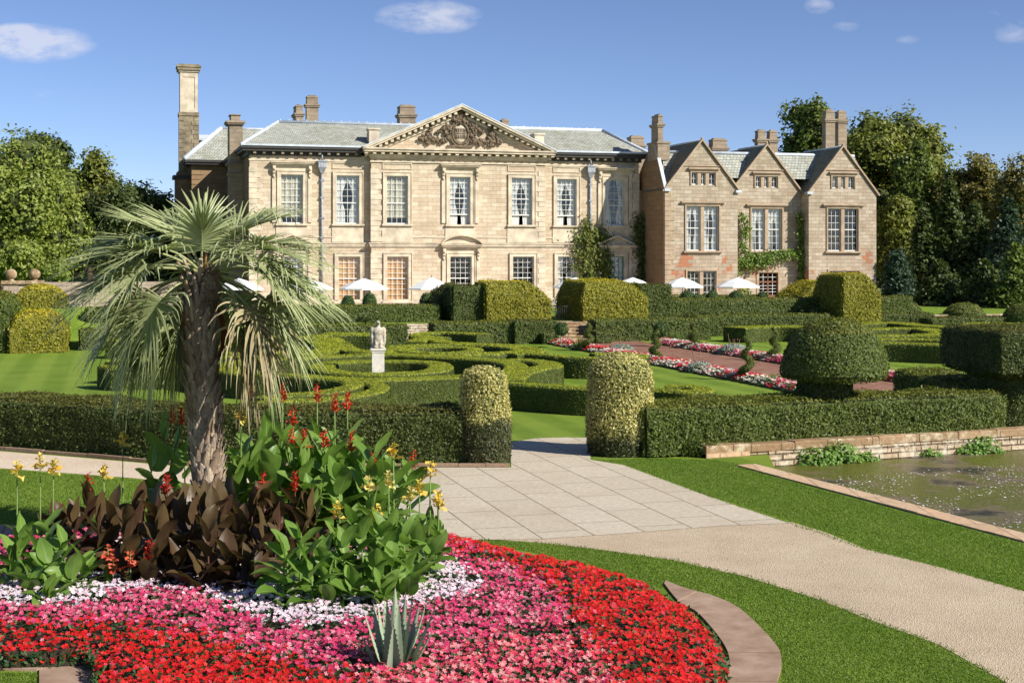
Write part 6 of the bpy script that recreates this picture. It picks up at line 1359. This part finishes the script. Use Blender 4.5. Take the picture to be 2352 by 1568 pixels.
# ================================================================ TREES
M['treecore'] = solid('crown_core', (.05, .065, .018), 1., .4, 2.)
def tree(u, vt, vb, wpx, d, cols, lab, kind='broad', n=12000, sz=.42, seed=0, patchcol=None, gappy=0., zb=0.):
    x, y, zt = D(u, vt, d); z0 = max(1.2, D(u, vb, d)[2]); rx = wpx/2/F*d; e = empty('conifer' if kind != 'broad' else 'tree', (x, y, zb), 0, lab, 'conifer' if kind != 'broad' else 'tree', 'trees behind the garden')
    H_ = zt-zb; key = 'tree_%s' % lab[:18]; M[key] = foliage(key, cols, trans=.3, lf=.25, patch=.3, patchcol=patchcol); g = Geo()
    cz = (zt+z0)/2-zb; rz = (zt-z0)/2
    if kind == 'broad':
        ra_ = max(rz/rx, rx/rz); nl = int(20+12*min(ra_, 3)); lob = []
        for i in range(nl):
            dr_ = unit(rng.normal(0, 1, (1, 3)))[0]*np.array([1, .8, 1]); k = rng.uniform(.25, .80)**.6; lob.append((np.array([dr_[0]*rx*k, dr_[1]*rx*k, cz+dr_[2]*rz*k*1.08]), rng.uniform(.26, .46)*min(rx, rz)))
        per = int(n*1.25)//nl; PS = []; NS = []
        for c, r in lob:
            m = 26; cd = unit(rng.normal(0, 1, (m, 3))+np.array([0, -.15, .25])); cc = c+cd*r*rng.uniform(.6, 1.08, (m, 1)); i = rng.integers(0, m, per); off = rng.normal(0, .19*r+.12, (per, 3))*np.array([1, 1, .65]); PS.append(cc[i]+off); NS.append(cd[i]+np.array([0, 0, .5]))
        P = np.concatenate(PS); Nn = np.concatenate(NS)
        if gappy: keep = fnoise(P, .9, seed) > -1+gappy; P, Nn = P[keep], Nn[keep]
    else:
        nb = 170 if kind == 'conifer' else 220; PS = []; NS = []
        for i in range(nb):
            h = rng.random()**1.25; z = (z0-zb)+(zt-z0)*h; a = rng.uniform(0, 6.28); R = rx*((1-h)**(.85 if kind == 'conifer' else .35) if kind == 'conifer' else min(1, (1-h)*2.6)**.6)*rng.uniform(.75, 1.08)+.12; m = max(6, int(n/nb*(R/rx+.25))); t = rng.random(m)**.55
            dz = -.32*R*t**1.5 if kind == 'conifer' else .5*t; w = .16*R+.15; PS.append(np.c_[math.cos(a)*R*t+rng.normal(0, w, m), math.sin(a)*R*t+rng.normal(0, w, m), z+dz+rng.normal(0, .13, m)]); NS.append(np.tile([math.cos(a)*.6, math.sin(a)*.6, .7], (m, 1)))
        P = np.concatenate(PS); Nn = np.concatenate(NS)
    leaves(g, P, Nn, sz, 1., 0, .62)
    if kind == 'broad' and gappy < .4:
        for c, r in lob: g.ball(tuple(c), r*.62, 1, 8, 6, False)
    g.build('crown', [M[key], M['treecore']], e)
    g = Geo(); tr_ = max(.16, .035*H_); g.tube([(0, 0, -.2), (.1, 0, H_*.3), (-.1, .1, H_*.6), (0, 0, H_*.9)], [tr_, tr_*.75, tr_*.45, .05], 9)
    if kind == 'broad':
        for i in range(7):
            a = i*2.4; h = H_*rng.uniform(.3, .6); q = lob[i*3][0]; g.tube([(0, 0, h), tuple((np.array([0, 0, h])+q)/2+np.array([0, 0, .4])), tuple(q)], [tr_*.4, tr_*.25, .04], 6)
    g.build('trunk', M['bark'], e)
LG = [(.19, .25, .045), (.28, .34, .06), (.38, .42, .09)]; MG = [(.11, .16, .03), (.17, .22, .04), (.24, .28, .06)]; DG = [(.05, .075, .018), (.085, .12, .026), (.14, .165, .045)]
OG = [(.15, .18, .03), (.22, .245, .04), (.31, .31, .06)]; BR = [(.15, .145, .035), (.23, .205, .05), (.33, .27, .07)]; BL = [(.035, .065, .04), (.06, .10, .055), (.09, .14, .075)]
# left side
tree(-5, 312, 640, 300, 118, LG, 'tall light green tree at the left edge behind the garden wall', n=24000, sz=.34, gappy=.35)
tree(100, 385, 650, 190, 124, LG, 'light green tree beside the tallest left one', n=12000, sz=.34, gappy=.3)
tree(95, 312, 440, 150, 150, DG, 'dark spreading cedar top rising behind the light green trees', 'broad', n=9000, sz=.4)
tree(205, 350, 590, 160, 140, OG, 'rounded dull green tree right of the light green ones', n=12000)
tree(175, 430, 620, 110, 136, BR, 'smaller brownish tree in front of the rounded dull green one', n=6000, gappy=.5)
tree(255, 440, 650, 170, 130, DG, 'dark green yew tree behind the palm fronds', n=12000, sz=.36)
tree(345, 408, 600, 150, 150, MG, 'tree between the palm and the tall panelled chimney', n=9000)
tree(390, 470, 640, 120, 140, DG, 'dark low tree against the left end of the mansion', n=6000)
tree(60, 560, 660, 240, 112, LG, 'bright green low tree directly behind the garden wall', n=9000, sz=.32)
# right side
tree(1850, 236, 560, 170, 165, MG, 'large dark green tree behind the middle gable chimneys', n=20000, sz=.5)
tree(2045, 250, 640, 280, 158, OG, 'broad yellowish green tree behind the tallest chimney pair', n=26000, sz=.46)
tree(1960, 330, 700, 120, 170, OG, 'olive tree half hidden by the right gable', n=8000, sz=.5)
tree(1985, 275, 640, 170, 168, OG, 'tree filling the gap behind the right gable', n=12000, sz=.5)
tree(2160, 372, 700, 110, 156, MG, 'green tree in the dip between the two tallest right trees', n=10000, sz=.45)
tree(2105, 325, 690, 120, 150, MG, 'green tree stepping down beside the broad yellowish one', n=10000)
tree(2225, 332, 650, 150, 148, BR, 'tall brownish green tree with a thin crown', n=14000, gappy=.45)
tree(2345, 365, 690, 130, 142, BR, 'brown sparse tree cut by the right edge', n=12000, gappy=.55)
tree(2065, 440, 720, 110, 138, OG, 'low olive tree at the right corner of the wing', n=10000, sz=.36)
tree(2180, 395, 740, 90, 132, DG, 'slim dark conifer with drooping sprays, left of the brownish tree', 'conifer', n=11000, sz=.4)
tree(2240, 470, 745, 150, 128, DG, 'wide dark conifer in the middle of the right wood', 'conifer', n=13000, sz=.4)
tree(2120, 480, 745, 110, 130, DG, 'dark conifer beside the olive tree at right', 'conifer', n=10000, sz=.4)
tree(2315, 455, 745, 130, 122, BL, 'bluish dark conifer near the right edge', 'conifer', n=13000, sz=.36)
tree(2062, 588, 735, 44, 116, BL, 'narrow dark cypress just right of the wing', 'column', n=6000, sz=.3)
tree(2335, 560, 750, 130, 112, MG, 'lighter green conifer low at the right edge', 'conifer', n=10000, sz=.34)
tree(2160, 600, 745, 130, 118, DG, 'low dark bushy tree behind the smallest dome', 'conifer', n=9000, sz=.36)
tree(2262, 600, 748, 120, 115, DG, 'low dark bushy tree behind the wide dome', 'conifer', n=8000, sz=.34)
tree(2440, 430, 740, 190, 125, MG, 'green tree beyond the right edge', n=9000)
# distant wood closing the view behind
g = Geo(); k = 52000; U_ = np.concatenate([rng.uniform(-900, 470, k//3), rng.uniform(1850, 3300, k-k//3)]); dd = rng.uniform(172, 190, k); top = 9+2.2*np.sin(U_*.013)+1.4*np.sin(U_*.041+1); zz = rng.random(k)*top
Pw = np.c_[(U_-1176)/F*dd, dd, zz]; M['wood'] = foliage('far_wood', DG, lf=.2, patch=.4); leaves(g, Pw, np.tile([0, -.8, .5], (k, 1)), .75, 1., 0, .7)
tag(g.build('distant_wood', M['wood'], origin=None), 'dark wood closing the view behind the single trees', 'wood', kind='stuff')
# ================================================================ SKY, SUN, CAMERA
w = bpy.data.worlds.new('World'); bpy.context.scene.world = w; w.use_nodes = True; t = w.node_tree; t.nodes.clear(); L = t.links.new
N = lambda ty, **k: _n(t, ty, k)
to_sun = (.86, -.51); EL = 34.
sky = N('ShaderNodeTexSky', sky_type='NISHITA'); sky.sun_disc = False; sky.sun_elevation = math.radians(EL); sky.sun_rotation = math.atan2(to_sun[0], to_sun[1]); sky.altitude = 0; sky.air_density = .6; sky.dust_density = .1; sky.ozone_density = 4.
tc = N('ShaderNodeTexCoord'); sp = N('ShaderNodeSeparateXYZ'); L(tc.outputs['Generated'], sp.inputs[0])
def MA(op, a, b=None, c=None):
    n = N('ShaderNodeMath', operation=op)
    for i, q in enumerate((a, b, c)):
        if q is None: continue
        if isinstance(q, (int, float)): n.inputs[i].default_value = q
        else: L(q, n.inputs[i])
    return n.outputs[0]
yy = MA('MAXIMUM', sp.outputs[1], .05); px_ = MA('DIVIDE', sp.outputs[0], yy); pz_ = MA('DIVIDE', sp.outputs[2], yy)
cv = N('ShaderNodeCombineXYZ'); L(px_, cv.inputs[0]); L(MA('MULTIPLY', pz_, 2.2), cv.inputs[1]); nz = N('ShaderNodeTexNoise', i_Scale=34., i_Detail=7., i_Roughness=.62); L(cv.outputs[0], nz.inputs['Vector'])
tot = None
for u, v, ru, rv, am in [(60,100,180,52,1.),(985,40,140,46,.85),(30,70,60,22,.5),(700,58,90,18,.12),(1880,14,45,24,.55),(1945,62,45,16,.35),(2090,92,50,16,.3),(2330,75,60,38,.45),(2290,30,50,16,.2),(100,216,40,14,.22)]:
    cx_, cz_ = (u-1176)/F, (590-v)/F; a = MA('DIVIDE', MA('SUBTRACT', px_, cx_), ru/F); b = MA('DIVIDE', MA('SUBTRACT', pz_, cz_), rv/F)
    r2 = MA('ADD', MA('MULTIPLY', a, a), MA('MULTIPLY', b, b)); s = MA('MULTIPLY', MA('MAXIMUM', MA('SUBTRACT', 1., r2), 0.), am); tot = s if tot is None else MA('ADD', tot, s)
cl = N('ShaderNodeMapRange', i_1=.12, i_2=.75, i_3=0., i_4=.62); L(MA('MULTIPLY', tot, MA('MULTIPLY_ADD', nz.outputs['Fac'], 3., -.75)), cl.inputs[0])
mx = N('ShaderNodeMix', data_type='RGBA'); L(cl.outputs[0], mx.inputs[0])
tint = N('ShaderNodeMix', data_type='RGBA', blend_type='MULTIPLY'); tint.inputs[0].default_value = 1.; L(sky.outputs[0], tint.inputs[6]); tint.inputs[7].default_value = (.98, .90, .94, 1)
L(tint.outputs[2], mx.inputs[6]); mx.inputs[7].default_value = (6.0, 6.0, 6.6, 1)
bg = N('ShaderNodeBackground', i_1=.088); L(mx.outputs[2], bg.inputs[0]); o = N('ShaderNodeOutputWorld'); L(bg.outputs[0], o.inputs[0])
sl = bpy.data.lights.new('sun', 'SUN'); sl.energy = 4.6; sl.angle = math.radians(.5); sl.color = (1., .95, .86); so = bpy.data.objects.new('sun', sl); C.objects.link(so)
dv = Vector((to_sun[0]*math.cos(math.radians(EL)), to_sun[1]*math.cos(math.radians(EL)), math.sin(math.radians(EL)))); so.rotation_euler = dv.to_track_quat('Z', 'Y').to_euler(); so.location = (0, 0, 60)
cam = bpy.data.cameras.new('camera'); cam.sensor_width = 36.; cam.lens = 36.*F/2352.; cam.shift_y = -(784-590)/2352.; cam.clip_end = 3000.; co = bpy.data.objects.new('camera', cam); C.objects.link(co); co.location = (0, 0, H); co.rotation_euler = (math.pi/2, 0, 0)
sc = bpy.context.scene; sc.camera = co; sc.view_settings.view_transform = 'Standard'; sc.view_settings.look = 'None'; sc.view_settings.exposure = .66; sc.view_settings.gamma = 1.
sc.render.engine = 'CYCLES'; sc.cycles.max_bounces = 8; sc.cycles.diffuse_bounces = 5; sc.cycles.transparent_max_bounces = 12; sc.cycles.caustics_reflective = False; sc.cycles.caustics_refractive = False
